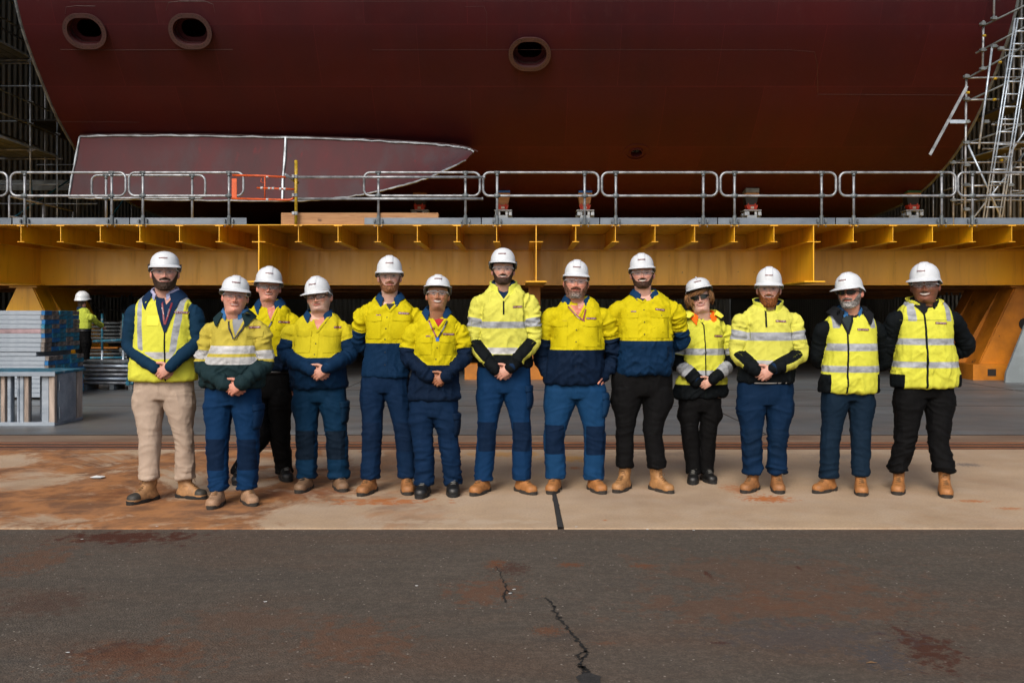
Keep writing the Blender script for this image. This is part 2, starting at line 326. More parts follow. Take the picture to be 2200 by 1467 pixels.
# ---------------------------------------------------------------- the shed
def wall(name, label, build):
    mb = MB(); build(mb); return tag(mb.build(name, M['corr']), label, 'wall')
wall('shed_wall', 'dark corrugated shed side wall behind the left scaffold', lambda m: m.box(-17.4, -17, 10.6, 74.9, .001, 36))
wall('shed_wall', 'dark corrugated shed side wall behind the right scaffold and ladder', lambda m: m.box(17, 17.4, 10.6, 74.9, .001, 36))
wall('shed_wall', 'dark corrugated rear wall of the shed in the gloom under the platform', lambda m: m.box(-17, 17, 75, 75.4, .001, 36))
tag(MB().box(-17.4, 17.4, 10.6, 75.4, 36.01, 36.4).build('shed_roof', M['roof']), 'dark roof over the shed, above the hull', 'roof')
tag(MB().box(-17, 17, 10.6, 11.2, 21.0, 36).build('shed_gable', M['corr']), 'unseen gable cladding above the wide shed doorway', 'wall')  # out of view; lower edge set to keep daylight out of the shed

# ---------------------------------------------------------------- ship hull block
prof = [(19.7, 15.5), (19.75, 13), (19.85, 11.5), (19.95, 10.3), (20.1, 9.2), (20.3, 8.35), (20.6, 7.75), (20.95, 7.3), (21.3, 6.92), (21.95, 6.27), (22.6, 5.79), (23.3, 5.38), (24.1, 5.06), (24.9, 4.81), (26.2, 4.58), (28, 4.46), (32, 4.4), (40, 4.4)]
pa = np.array(prof); tt = np.linspace(0, len(prof)-1, 90)
def cr(P, t):   # catmull-rom through the profile
    P = np.asarray(P, float); i = np.clip(np.floor(t).astype(int), 0, len(P)-2); u = (t-i)[:, None]
    a = P[np.clip(i-1, 0, None)]; b = P[i]; c = P[i+1]; d = P[np.clip(i+2, None, len(P)-1)]
    return .5*((2*b)+(-a+c)*u+(2*a-5*b+4*c-d)*u**2+(-a+3*b-3*c+d)*u**3)
pc = cr(pa, tt); HX0, HX1 = -11.0, 10.9
d = np.gradient(pc, axis=0); d /= np.linalg.norm(d, axis=1)[:, None]; nrm = np.stack([d[:, 1], -d[:, 0]], 1)  # outward (towards camera / down)
if nrm[40, 0] > 0: nrm = -nrm
inner = pc-nrm*.06
def hull_hit(x, y):
    k = (VY-y)/F; g = (pc[:, 1]-CH)-k*pc[:, 0]; i = np.where(np.sign(g[:-1]) != np.sign(g[1:]))[0][0]; u = g[i]/(g[i]-g[i+1]); q = pc[i]*(1-u)+pc[i+1]*u; nn = nrm[i]
    return Vector(((x-VX)/F*q[0], q[0], q[1])), Vector((0, nn[0], nn[1])).normalized()
loop = np.vstack([pc, inner[::-1]]); n = len(loop); xs = np.linspace(HX0, HX1, 24)
V = [(x, a, b) for x in xs for a, b in loop]; Fc = []
for i in range(len(xs)-1):
    for k in range(n): Fc.append((i*n+k, i*n+(k+1) % n, (i+1)*n+(k+1) % n, (i+1)*n+k))
Fc += [(k, k+1, n-2-k, n-1-k)[::-1] for k in range(n//2-1)]; o0 = (len(xs)-1)*n
Fc += [(o0+k, o0+k+1, o0+n-2-k, o0+n-1-k) for k in range(n//2-1)]
ship = empty('ship_hull', (0, 20, 4.4), 'huge dark red ship hull block resting above the yellow platform', 'ship hull')
off = Vector((0, 20, 4.4))
hs = link('hull_shell', np.array(V)-np.array(off), Fc, M['hull'], ship, True)
bm = bmesh.new(); bm.from_mesh(hs.data); bmesh.ops.recalc_face_normals(bm, faces=bm.faces[:]); bm.to_mesh(hs.data); bm.free()
openings = [(185, 66, .95, .78, 0), (411, 66, .95, .78, 0), (1138, 114, .95, .8, 0), (1367, 328, .40, .40, 1)]
def stadium(w, h, n=40, k=1.):   # outline in local x,z
    out = []
    r = h/2; s = max(0, w/2-r)
    for i in range(n):
        a = 2*math.pi*i/n; x = math.cos(a)*r; z = math.sin(a)*r; x += s*(1 if math.cos(a) > 1e-9 else -1 if math.cos(a) < -1e-9 else 0); out.append((x, z))
    return out
def frame_at(p, nn):             # local: x right, y into the hull, z along the hull
    yv = -nn; xv = Vector((1, 0, 0)); zv = xv.cross(yv).normalized(); m = Matrix((xv, yv, zv)).transposed().to_4x4(); m.translation = p; return m
cut = MB(); fr = []
for (x, y, w, h, k) in openings:
    p, nn = hull_hit(x, y); T = frame_at(p-off, nn); fr.append(T)
    cut.prism(stadium(w*.78, h*.74, 40) if not k else stadium(.3, .3), -.5, .5, T)
co_ = cut.build('cutter', None, ship); bpy.context.view_layer.update()
md = hs.modifiers.new('b', 'BOOLEAN'); md.object = co_; md.operation = 'DIFFERENCE'; md.solver = 'EXACT'
dg = bpy.context.evaluated_depsgraph_get(); me = bpy.data.meshes.new_from_object(hs.evaluated_get(dg)); hs.modifiers.clear(); hs.data = me; bpy.data.objects.remove(co_)
me.set_sharp_from_angle(angle=R(35))
def ringmesh(T, w, h, wi, hi, y0, y1, mat, name, parent, n=48):
    o = stadium(w, h, n); i = stadium(wi, hi, n); V = []
    for pts, y in ((o, y0), (i, y0), (i, y1), (o, y1)): V += [T @ Vector((a, y, b)) for a, b in pts]
    Fc = [(r*n+k, r*n+(k+1) % n, ((r+1) % 4)*n+(k+1) % n, ((r+1) % 4)*n+k) for r in range(4) for k in range(n)]
    ob = link(name, V, Fc, mat, parent, True); ob.data.set_sharp_from_angle(angle=R(35)); return ob
for (x, y, w, h, k), T in zip(openings, fr):
    if not k:
        fl = ringmesh(T, w, h, w*.8, h*.76, -.10, -.06, M['flange'], 'opening_flange', ship)
        ringmesh(T, w*.86, h*.83, w*.8, h*.76, -.0605, .2, M['flange'], 'opening_sleeve', fl)
        ringmesh(T, w*.8-.004, h*.76-.004, w*.58, h*.5, .18, .22, M['hull'], 'inner_rim', fl)
        mb = MB(); mb.box(-w*.5, w*.5, .06, 1.2, -h*.45, -h*.445, T)
        mb.box(-w*.5, w*.5, 1.2, 1.22, -h*.45, h*.5, T); mb.box(-w*.5, w*.5, .2, 1.2, h*.5, h*.505, T); mb.box(-w*.505, -w*.5, .2, 1.2, -h*.45, h*.5, T); mb.box(w*.5, w*.505, .2, 1.2, -h*.45, h*.5, T)
        mb.build('opening_box', M['hull'], fl)
        nb = MB()
        for i, (a, b) in enumerate(stadium(w*.9, h*.88, 30)): nb.tube([T @ Vector((a, -.103, b)), T @ Vector((a, -.099, b))], .011, 8)
        nb.build('bolt_hole', M['black'], fl)
    else:
        fl = ringmesh(T, .66, .66, .5, .5, -.012, .0, M['hull'], 'doubler_ring', ship); ringmesh(T, .34, .34, .29, .29, -.03, .12, M['hull'], 'outlet_rim', fl)
        MB().prism(stadium(.34, .34, 24), .3, .32, T).build('outlet_cover', M['black'], fl)
# weld seams on the hull
def seam(pts, r=.006, name='weld_seam'):
    mb = MB(); P = []
    for (a, b) in zip(pts[:-1], pts[1:]):
        for i in range(10): P.append((a[0]+(b[0]-a[0])*i/10, a[1]+(b[1]-a[1])*i/10))
    P.append(pts[-1]); mb.tube([hull_hit(*q)[0]-off for q in P], r, 5); mb.build(name, M['flange'], ship)
seam([(130, 107), (230, 108), (500, 107)], .007); seam([(800, 108), (1300, 107), (1700, 108), (1750, 112), (1756, 140), (1757, 200)], .004)
seam([(118, 262), (300, 263)], .004); seam([(1757, 203), (2090, 205)], .006); seam([(140, 30), (142, 16), (165, 13), (205, 14)], .005); seam([(357, 24), (362, 6), (385, 3), (440, 3), (458, 10), (462, 28)], .005)
seam([(150, 5), (1000, 3), (2150, 3)], .004); seam([(1000, 15), (1040, 14), (1046, 30), (1046, 100)], .003)
for xx in (HX0, HX1): MB().tube([(xx, a-20, b-4.4) for a, b in pc[::2]], .035, 6).build('hull_edge', M['galv_dk'], ship)
# bilge keel: a tapering welded plate, 1.7 m deep
def kp(x, y, d): return Vector(((x-VX)/F*d, d, CH+(VY-y)/F*d))
top = [(172, 294), (300, 292), (450, 293), (625, 297), (780, 302), (900, 309), (965, 314), (1000, 319), (1018, 326)]
bot = [(148, 425), (300, 429), (450, 431), (615, 432), (700, 428), (780, 418), (850, 402), (920, 382), (1000, 345)]
V = []; N = 60
for j in range(N+1):
    t = j/N*(len(top)-1); a = cr(np.array(top), np.array([t]))[0]; b = cr(np.array(bot), np.array([t]))[0]
    e = max(0, (j/N-.9)/.1)
    for k in range(7):
        u = k/6; D = 22.5-.55*u*(1-.55*e); p = kp(a[0]+(b[0]-a[0])*u, a[1]+(b[1]-a[1])*u, D); V.append(p-off)
    for k in range(7):
        u = 1-k/6; D = 22.5-.55*u*(1-.55*e); p = kp(a[0]+(b[0]-a[0])*u, a[1]+(b[1]-a[1])*u, D); V.append(p-off+Vector((0, .06+.5*(1-u)*(1-.6*e), 0)))
Fc = [(j*14+k, j*14+(k+1) % 14, (j+1)*14+(k+1) % 14, (j+1)*14+k) for j in range(N) for k in range(14)]+[tuple(range(14)), tuple(N*14+k for k in range(13, -1, -1))]
bk = link('bilge_keel', V, Fc, M['keel'], ship, False)
def strip(idx, r, name, jit=.01):
    mb = MB(); mb.tube([Vector(V[i])+Vector((random.uniform(-jit, jit), -.02, random.uniform(-jit, jit))) for i in idx], [r*random.uniform(.7, 1.4) for _ in idx], 6); mb.build(name, M['bare'], bk)
strip([j*14 for j in range(N+1)], .028, 'bare_steel_edge'); strip([j*14+1 for j in range(0)] or [j*14+6 for j in range(N+1)], .022, 'bare_steel_edge')
strip([k for k in range(7)], .026, 'bare_steel_edge'); strip([22*14+k for k in range(7)], .034, 'plate_joint_weld')
mb = MB(); mb.tube([Vector(V[j*14])+Vector((0, .02, .045+random.uniform(-.006, .006))) for j in range(N+1)]+[Vector(V[N*14])+Vector((.1, 0, .0))], .016, 5); mb.build('attachment_weld', M['flange'], bk)

# ---------------------------------------------------------------- yellow platform
D1, D2 = 17.8, 20.0
ZD = 3.11; PX = .7583; XC = (1152-VX)/F*D1
plat = empty('steel_platform', (0, D1, 0), 'long amber yellow steel platform of girders carrying the ship hull', 'platform')
def pb(name, m='amber'): return lambda mb: mb.build(name, M[m], plat)
MB().box(-16, 16, 0, 22, ZD, ZD+.012).build('deck_plate', M['amber'], plat)
MB().box(-16, 16, 2.2, 2.22, 2.79, ZD-.001).build('upper_web', M['amber'], plat)
gw = MB().box(-16, 16, 2.2, 2.225, 2.045, 2.775).build('girder_web', M['amber'], plat)
MB().box(-16, 16, 2.03, 2.42, 2.776, 2.789).build('girder_flange', M['amber'], plat)
MB().box(-16, 16, 2.05, 2.42, 2.03, 2.0445).build('girder_flange', M['amber'], plat)
for k in range(-15, 16):
    x = XC+k*PX
    if x > 11.5 or x < -12: continue
    deep = k % 7 == 0
    if not deep:
        mb = MB(); mb.box(x-.006, x+.006, 0.01, 2.199, 2.80, ZD-.001); mb.box(x-.065, x+.065, 0.0, 2.02, 2.788, 2.7995); mb.build('floor_beam', M['amber'], plat)
        mb = MB(); mb.box(x-.075, x+.075, -.004, .1, ZD-.016, ZD-.0005); mb.build('beam_cleat', M['amber'], plat)
    else:
        mb = MB(); mb.box(x-.009, x+.009, 0.01, 2.199, 2.045, ZD-.001); mb.box(x-.13, x-.0095, 0.0, 2.02, 2.788, 2.8); mb.box(x+.0095, x+.13, 0, 2.02, 2.788, 2.8); mb.box(x-.2, x+.2, -.06, 2.02, 2.02, 2.044); mb.build('deep_floor_beam', M['amber'], plat)
mb = MB()
for y in (6, 10, 14, 18, 22): mb.box(-16, 16, y, y+.03, 2.1, 3.1); mb.box(-16, 16, y-.2, y+.2, 2.06, 2.099)
mb.build('rear_girder', M['amber_old'], plat)
mb = MB()
for k in (-14, -7, 0, 7, 14): mb.box(XC+k*PX-.02, XC+k*PX+.02, 2.3, 22, 2.1, 3.1)
mb.build('rear_cross_girder', M['amber_old'], plat)
# trestles under the platform
def trestle(x, label, y=20.0, m='amber_old', post=False):
    t = empty('steel_trestle', (x, y, 0), label, 'trestle', 'trestles under the platform')
    b = MB(); b.box(-1.15, 1.15, .0, 2.6, .0, .34); b.build('base_box', M[m], t)
    [MB().prism([(-.95, .341), (.95, .341), (.17, 1.98), (-.17, 1.98)], y_, y_+.04).build('face_plate', M[m], t) for y_ in (.12, 1.3, 2.4)]
    b = MB()
    for s in (-1, 1):
        b.add([(s*.93, .161, .341), (s*.16, .161, 1.98), (s*.16, 2.4, 1.98), (s*.93, 2.4, .341), (s*.96, .161, .345), (s*.19, .161, 1.985), (s*.19, 2.4, 1.985), (s*.96, 2.4, .345)], [(0, 1, 2, 3), (7, 6, 5, 4), (0, 4, 5, 1), (1, 5, 6, 2), (2, 6, 7, 3), (3, 7, 4, 0)])
        for yy in (.75, 1.9): b.add([(s*1.13, yy, .342), (s*.2, yy, 1.97), (s*.2, yy, .342), (s*1.13, yy+.03, .342), (s*.2, yy+.03, 1.97), (s*.2, yy+.03, .342)], [(0, 1, 2), (5, 4, 3), (0, 3, 4, 1), (1, 4, 5, 2), (2, 5, 3, 0)])
    b.build('side_plate', M[m], t)
    MB().box(-.3, .3, .06, 2.5, 1.982, 2.019).build('cap_plate', M[m], t)
    b = MB()
    for xx in (-.75, -.25, .3, .8): b.box(xx-.09, xx+.09, -.004, .0, .09, .24)
    b.build('fork_pocket', M['gap'], t)
    return t
trestle((46-VX)/F*20, 'amber trestle under the platform, behind the plank stack', m='amber')
rt = trestle((2190-VX)/F*20.2, 'scuffed orange trestle at the right, beside the grey plate', y=19.9)
MB().tube([(.02, .10, 1.20), (.02, .118, 1.20)], .13, 24).build('lifting_hole', M['black'], rt)
b = MB(); q0, q1, q2, q3 = px(2200, 703, 19.2), px(2162, 795, 19.2), px(2160, 817, 19.2), px(2260, 817, 19.2); x0 = q1.x
b.prism([(q2.x, .001), (q3.x, .001), (q3.x, 1.9), (q0.x+.25, 1.75), (x0, .2)], 19.2, 19.26)
tag(b.build('leaning_plate', [M['grey_plate']]), 'pale grey slanted steel plate standing at the right edge', 'steel plate')
DC = 20.1; XK = (1148-VX)/F*DC; b = MB(); b.bbox(XK-.13, XK+.13, DC, DC+.3, .36, 2.0); b.bbox(XK-.2, XK+.2, DC-.05, DC+.36, 2.0005, 2.028); b.bbox(XK-1.5, XK+1.5, DC-.1, DC+.5, .0, .34); b.bbox(XK-.3, XK+.3, DC-.04, DC+.4, .3405, .37)
tag(b.build('support_column', M['amber_old']), 'yellow box column under the middle floor beam, behind the bearded men', 'column')

# ---------------------------------------------------------------- guardrails on the deck edge
YR = D1-.03
def uloop(x0, x1, z0, z1, r=.12):
    f = lambda a, b: (a, 0, b)
    return arc((x1-r, z1-r), r, 0, 90, 7, f)+arc((x0+r, z1-r), r, 90, 180, 7, f)+arc((x0+r, z0+r), r, 180, 270, 7, f)+arc((x1-r, z0+r), r, 270, 360, 7, f)
def railing(xl, xr, p0, p1, label, dy=0):
    D = YR+dy; a = (xl-VX)/F*D; b = (xr-VX)/F*D; q0 = (p0-VX)/F*D; q1 = (p1-VX)/F*D; z1 = CH+(VY-371)/F*YR; z0 = CH+(VY-421)/F*YR; mid = (a+b)/2
    t = empty('guardrail_panel', (mid, D, ZD+.012), label, 'guardrail', 'tubular guardrail panels along the deck edge'); B = ZD+.012
    m = MB(); m.tube(uloop(a-mid, b-mid, z0-B, z1-B), .024, 8, closed=True); m.build('rail_loop', M['galv'], t, True)
    for q in (q0, q1):
        m = MB(); m.bar((q-mid, 0, 0), (q-mid, 0, z1-B), .0245, 10); p = m.build('post', M['galv'], t, True)
        m = MB(); m.bar((q-mid-.06, 0, z0-B), (q-mid+.06, 0, z0-B), .033, 8); m.bar((q-mid, 0, z0-B-.05), (q-mid, 0, z0-B+.05), .033, 8); m.bar((q-mid-.055, 0, z1-B), (q-mid+.055, 0, z1-B), .031, 8); m.bar((q-mid, 0, z1-B-.07), (q-mid, 0, z1-B-.03), .033, 8); m.build('clamp', M['galv_dk'], p, True)
        if not dy:
            m = MB(); m.bar((q-mid, -.0, 0), (q-mid, 0, .17), .034, 8); m.bbox(q-mid-.1, q-mid+.1, .028, .04, .03, .1); m.bbox(q-mid-.09, q-mid-.06, -.034, .03, .03, .1); m.bbox(q-mid+.06, q-mid+.09, -.034, .03, .03, .1)
            for s in (-.07, .07): m.bar((q-mid+s, -.03, -.05), (q-mid+s, -.03, -.02), .008, 6)
            m.build('base_bracket', M['galv_dk'], p)
    return t
seg = [(-230, 16, -200, -15, 'left-most guardrail panel, cut by the photo edge'), (23, 270, 53, 240, 'guardrail panel in front of the left scaffold, overlapped by a second one'), (277, 523, 307, 492, 'guardrail panel in front of the bilge keel, next to the orange barrier'),
    (782, 1031, 813, 1000, 'guardrail panel in front of the bilge keel tip, crossed by two loose tubes'), (1038, 1286, 1068, 1256, 'guardrail panel in front of two blocks with blue covers, above the tallest man'), (1293, 1541, 1323, 1511, 'guardrail panel with blue tape marks on its top rail'),
    (1548, 1796, 1578, 1765, 'guardrail panel in front of the support block with a silver base'), (1804, 2053, 1834, 2023, 'guardrail panel below the hanging strap, above the man in the black hooded jacket'), (2058, 2305, 2089, 2276, 'right-most guardrail panel in front of the ladder')]
for s in seg: railing(*s)
for i, xx in enumerate((1340, 1366, 1386, 1446)):
    pass
railing(197, 441, 228, 413, 'second guardrail panel set just behind the railing left of the bilge keel', .35)
kb = [(-230, 21, 0), (24, 275, 0), (277, 528, 0), (782, 1033, 0), (1035, 1288, 0), (1290, 1542, .0), (1544, 1796, 0), (1798, 2050, 0), (2053, 2310, 0)]
kl = ['kickboard at the left edge of the photo', 'kickboard in front of the left scaffold', 'kickboard ending beside the dark gap and the orange barrier', 'kickboard overlapping the end of the timber beam', 'kickboard below the two blue covered support blocks', 'kickboard below the guardrail with blue tape marks',
      'kickboard below the silver based support block', 'kickboard above the man in the black hooded jacket', 'kickboard in front of the ladder foot']
for (a, b, dz), l in zip(kb, kl):
    x0 = (a-VX)/F*17.74; x1 = (b-VX)/F*17.74; z1 = CH+(VY-467.5)/F*17.74; z0 = ZD+.014
    m = MB(); h = z1-z0; m.bbox(-(x1-x0)/2, (x1-x0)/2, 0, .004, 0, h, .001); m.bbox(-(x1-x0)/2, (x1-x0)/2, .0045, .03, h-.006, h, .001)
    o = m.build('kickboard', M['kick']); o.location = ((x0+x1)/2, 17.79, z0); tag(o, 'dull silver '+l, 'kickboard', 'metal kickboards along the deck edge')
m = MB(); p0, p1 = px(607, 458, 17.95), px(943, 483, 17.95); m.bbox(-(p1.x-p0.x)/2, (p1.x-p0.x)/2, 0, .2, 0, p0.z-ZD-.02, .008); o = m.build('timber_beam', M['timber']); o.location = ((p0.x+p1.x)/2, 17.83, ZD+.013); tag(o, 'long pine timber beam lying on the deck edge beneath the bilge keel', 'beam')
# yellow standard with two loose tubes and the orange barrier
p = px(636, 345, 17.72)
m = MB(); m.bar((0, 0, 0), (0, 0, p.z-ZD-.013), .03, 12); o = m.build('scaffold_standard', M['yellow_tube'], None, True); o.location = (p.x, 17.72, ZD+.013); tag(o, 'scratched yellow scaffold post standing on the deck edge', 'post')
m = MB()
for z in (381, 421, 460): zz = px(0, z, 17.72).z-ZD; m.bar((0, 0, zz-.03), (0, 0, zz+.03), .042, 8); m.bbox(-.07, -.02, -.05, .02, zz-.03, zz+.03)
m.build('tube_clamp', M['galv'], o)
for y, a, b, l in ((381, 640, 1040, 'upper loose scaffold tube clamped between yellow post and guardrail'), (427.5, 640, 1036, 'lower loose scaffold tube clamped between yellow post and guardrail')):
    A, B = px(a, y, 17.66), px(b, y, 17.66); m = MB(); m.bar((A.x, A.y, A.z), (B.x, B.y, B.z), .026, 12); m.bar((B.x-.01, B.y, B.z), (B.x+.02, B.y, B.z), .031, 10); tag(m.build('scaffold_tube', M['galv'], None, True), l, 'tube')
A, B = px(612, 375, 17.5), px(640, 393, 17.9); tag(MB().bar(A, B, .03, 12).build('scaffold_tube', M['galv'], None, True), 'short grey tube end poking out at the yellow post', 'tube')
t = empty('safety_barrier', px(565, 430, 17.75), 'orange tubular safety barrier with white tape between guardrail and yellow post', 'barrier'); bo = t.location.copy()
def ob(name, pts, r, mat='orange'):
    m = MB(); m.tube([Vector(q)-bo for q in pts], r, 8); return m.build(name, M[mat], t, True)
P5 = lambda x, y: px(x, y, 17.75)
ob('top_rail', [P5(500, 377), P5(560, 378), P5(614, 381)], .021); ob('bottom_rail', [P5(498, 427), P5(618, 430), P5(626, 429), P5(632, 425)], .021); ob('middle_rail', [P5(552, 404), P5(632, 407)], .018)
ob('upright', [P5(569, 378), P5(569, 428)], .014); ob('hook', [P5(562, 383), P5(560, 390), P5(566, 394)], .006)
for x, y in ((574, 380), (562, 404), (578, 405), (586, 405), (602, 406), (611, 406), (574, 429)): ob('white_band', [P5(x-2, y), P5(x+3, y+.1)], .0235, 'white_tape')
m = MB(); a = P5(498, 427)-bo; b = P5(509, 384)-bo; m.bbox(a.x, b.x, -.01, .01, a.z, b.z); m.build('end_plate', M['orange'], t)

# ---------------------------------------------------------------- hull support blocks
def block(x, D, capm, label, dark=False, sk=0):
    z = lambda y: CH+(VY-y)/F*D-ZD-.012; w = 1/F*D
    t = empty('hull_support_block', ((x-VX)/F*D, D, ZD+.012), label, 'support block', 'adjustable blocks propping up the hull')
    m = MB(); m.bbox(-.3, .3, .1, .5, 0, z(476)); m.bbox(-.25, .25, .05, .55, z(476)+.001, z(462)); m.build('pedestal', M['galv_dk'], t)
    m = MB(); m.bbox(-19*w, 19*w, -.12, .3, z(454), z(452)); m.bbox(-11*w, 10*w, -.06, .0, z(476), z(463)); m.bbox(-11*w, -6*w, -.06, .0, z(463), z(455)); m.bbox(5*w, 10*w, -.06, .0, z(463), z(455))
    for s in (-17, 12): m.bbox(s*w, (s+7)*w, -.1, .1, z(464), z(456)); m.bbox(s*w-.03*sk, (s+3)*w, .1, .22, z(468), z(458))
    m.build('steel_base', M['galv_lt'], t)
    m = MB(); m.prism([(-10*w, z(451)), (9*w, z(451)), (12*w, z(441)), (-13*w, z(441))], -.08, .15)
    for s in (-9, 6): m.bar((s*w, -.09, z(449)), (s*w, -.09, z(438)), .016, 8)
    m.build('red_jack', M['red'], t); m = MB(); m.bbox(-4*w, 3*w, -.1, -.081, z(449.5), z(445)); m.build('paper_tag', M['white_tape'], t)
    m = MB(); m.prism([(-11*w, z(440)), (10*w, z(440)), (14*w, z(422)), (-14*w, z(422))], .0, .3); m.build('timber_wedge', M['timber'] if sk != 1 else M['black'], t)
    m = MB(); m.bbox(-14*w, 15*w, -.05, .32, z(421.5), z(415)); m.build('timber_cap', M['timber'], t)
    m = MB(); m.bbox(-14*w, 15*w, -.06, .33, z(414.5), z(405 if capm == 'galv_dk' else 410)); m.build('cover', M[capm], t)
block(902, 25.4, 'tarp', 'hull support block with blue cover behind the tip of the bilge keel', sk=1)
block(1081, 25.2, 'tarp', 'blue covered hull support block, the left one above the tallest man')
block(1257, 25.2, 'tarp', 'blue covered hull support block seen through the right post of its guardrail')
block(1615, 25.0, 'galv_dk', 'hull support block with steel cap and bright silver base plate', sk=1)
block(1962, 25.2, 'green', 'dim hull support block with green pad near the right scaffold', sk=1)

# ---------------------------------------------------------------- scaffolds
SG = 'scaffolding around the hull'
def tubes(t, o, name, segs, r=.024, mat='galv'):
    for a, b in segs:
        m = MB(); m.bar(Vector(a)-o, Vector(b)-o, r, 8); m.build(name, M[mat], t, True)
def couplers(t, o, pts, mat='galv_dk'):
    for p in pts:
        m = MB(); p = Vector(p)-o; m.bbox(p.x-.05, p.x+.05, p.y-.05, p.y+.05, p.z-.035, p.z+.035); m.bar((p.x-.07, p.y, p.z), (p.x+.09, p.y, p.z), .018, 6); m.build('coupler', M[mat], t)
o = Vector((-13.1, 22, ZD)); t = empty('scaffold', o, 'dark steel scaffold with plank walkways left of the hull', 'scaffold', SG)
tubes(t, o, 'standard', [((-12.55, y, ZD), (-12.55, y, z)) for y, z in ((19.2, 14), (21.8, 14), (23.9, 9.8), (25.3, 6.9))], mat='galv_lt'); tubes(t, o, 'standard', [((-14.0, y, 0), (-14.0, y, 14)) for y in (20.5, 23.9, 27.5)]+[((-13.3, 28, 0), (-13.3, 28, 12)), ((-12.9, 31, 0), (-12.9, 31, 10))])
for z in (5.72, 8.02, 10.4):
    e = 25.3 if z < 6 else (24.2 if z < 9 else 22.8)
    tubes(t, o, 'guard_tube', [((-12.5, 17, z+h), (-12.5, e, z+h)) for h in (.55, 1.1)], mat='galv_lt'); tubes(t, o, 'guard_tube', [((-13.95, 17, z+h), (-13.95, 27, z+h)) for h in (.55, 1.1)], mat='galv')
    for i in range(5):
        x = -12.55-.28*i; m = MB(); m.bbox(x-.265-o.x, x-o.x, 17-o.y, e-o.y, z-.05-o.z, z-o.z, .006); m.build('walkway_plank', M['galv_dk'], t)
    tubes(t, o, 'ledger', [((-12.4, y, z-.09), (-14.1, y, z-.09)) for y in (21.8, 23.9, e)])
    m = MB(); m.bbox(-12.52-o.x, -12.5-o.x, 17-o.y, e-o.y, z-.06-o.z, z+.0-o.z, .003); m.build('plank_edge', M['galv_lt'], t)
for z in (3.6, 6.85):
    for i in range(4):
        x = -12.95-.28*i; m = MB(); m.bbox(x-.27-o.x, x-o.x, 26-o.y, 34-o.y, z-.05-o.z, z-o.z, .006); m.build('walkway_plank', M['black'], t)
tubes(t, o, 'brace', [((-12.55, 24.0, 4.4), (-13.4, 25.5, 5.4)), ((-12.6, 21.8, 8.3), (-13.9, 24, 10)), ((-14, 23.9, 3.2), (-12.6, 27, 5.6)), ((-12.9, 28, 3.4), (-12.5, 31, 6.2))], mat='galv_blue')
tubes(t, o, 'transom', [((-15, 26.5, z), (-12.0, 26.5, z)) for z in (3.9, 4.55, 5.1, 6.9, 7.9)]+[((-14.5, 28, z), (-11.4, 28, z)) for z in (4.2, 5.9, 7.1)], r=.02, mat='galv_lt')
couplers(t, o, [(-12.55, 23.9, z) for z in (4.4, 5.6, 6.3, 6.85, 7.9)]+[(-12.55, 25.3, z) for z in (6.3, 6.8)]+[(-12.55, 21.8, z) for z in (6.3, 6.85, 8.6, 9.1)]+[(-13.3, 28, z) for z in (4.2, 5.9, 7.1)], 'galv')
m = MB(); m.bbox(-16-o.x, -11.2-o.x, 27-o.y, 27.1-o.y, 5.0-o.z, 5.3-o.z)
m.build('perforated_beam', M['galv_dk'], t)
# low rail on the deck behind the left scaffold
for k, (a, b) in enumerate((((-11.5, 21.0), (-11.5, 24.0)), ((-10.6, 26), (-9.2, 28.5)))):
    o2 = Vector((a[0], a[1], ZD+.012)); t2 = empty('handrail', o2, ('low handrail on the deck behind the left-most guardrail' if k == 0 else 'low handrail on the dark deck under the bilge keel'), 'handrail')
    P = [Vector((a[0]+(b[0]-a[0])*u, a[1]+(b[1]-a[1])*u, ZD+.012)) for u in (0, .5, 1)]
    tubes(t2, o2, 'post', [(p, p+Vector((0, 0, .95))) for p in P]); tubes(t2, o2, 'rail', [(P[0]+Vector((0, 0, z)), P[2]+Vector((0, 0, z))) for z in (.5, .95)])
# right scaffold
def Q(x, y, D): return px(x, y, D)
o = Vector(Q(2120, 486, 20.5)); t = empty('scaffold', o, 'galvanised scaffold tower at the right end of the hull', 'scaffold', SG)
tubes(t, o, 'standard', [(Q(2076, 160, 20.3), Q(2073, 486, 20.3)), (Q(2113, 45, 20.1), Q(2111, 152, 20.1)), (Q(2137, -60, 20), Q(2135, 43, 20)), (Q(2049, 345, 22.8), Q(2048, 500, 22.8)), (Q(2067, 300, 24), Q(2066, 500, 24)), (Q(2181, -50, 21.5), Q(2176, 215, 21.5)), (Q(2167, 170, 22), Q(2165, 222, 22)), (Q(2173, 330, 20.6), Q(2170, 486, 20.6)), (Q(2136, 330, 23.5), Q(2134, 500, 23.5)), (Q(2005, 396, 27), Q(2005, 500, 27)), (Q(2195, 0, 24), Q(2192, 480, 24)), (Q(2160, 100, 28), Q(2158, 500, 28))], r=.025, mat='galv')
tubes(t, o, 'ledger', [(Q(2078, 168, 20.3), Q(2200, 166, 20.3)), (Q(2078, 215, 20.3), Q(2146, 214, 20.3)), (Q(2078, 308, 20.3), Q(2215, 307, 20.3)), (Q(2078, 400, 20.3), Q(2150, 398, 20.3)), (Q(2150, 108, 20.6), Q(2230, 107, 20.6)), (Q(2130, 268, 20.2), Q(2240, 267, 20.2)), (Q(2050, 350, 22.8), Q(2210, 348, 22.8)), (Q(2110, 320, 23), Q(2220, 320, 23)), (Q(2050, 430, 22.8), Q(2210, 430, 22.8)), (Q(2170, 360, 24), Q(2240, 360, 24)), (Q(2165, 375, 26), Q(2240, 376, 26)), (Q(2165, 410, 26), Q(2240, 411, 26))], r=.021, mat='galv')
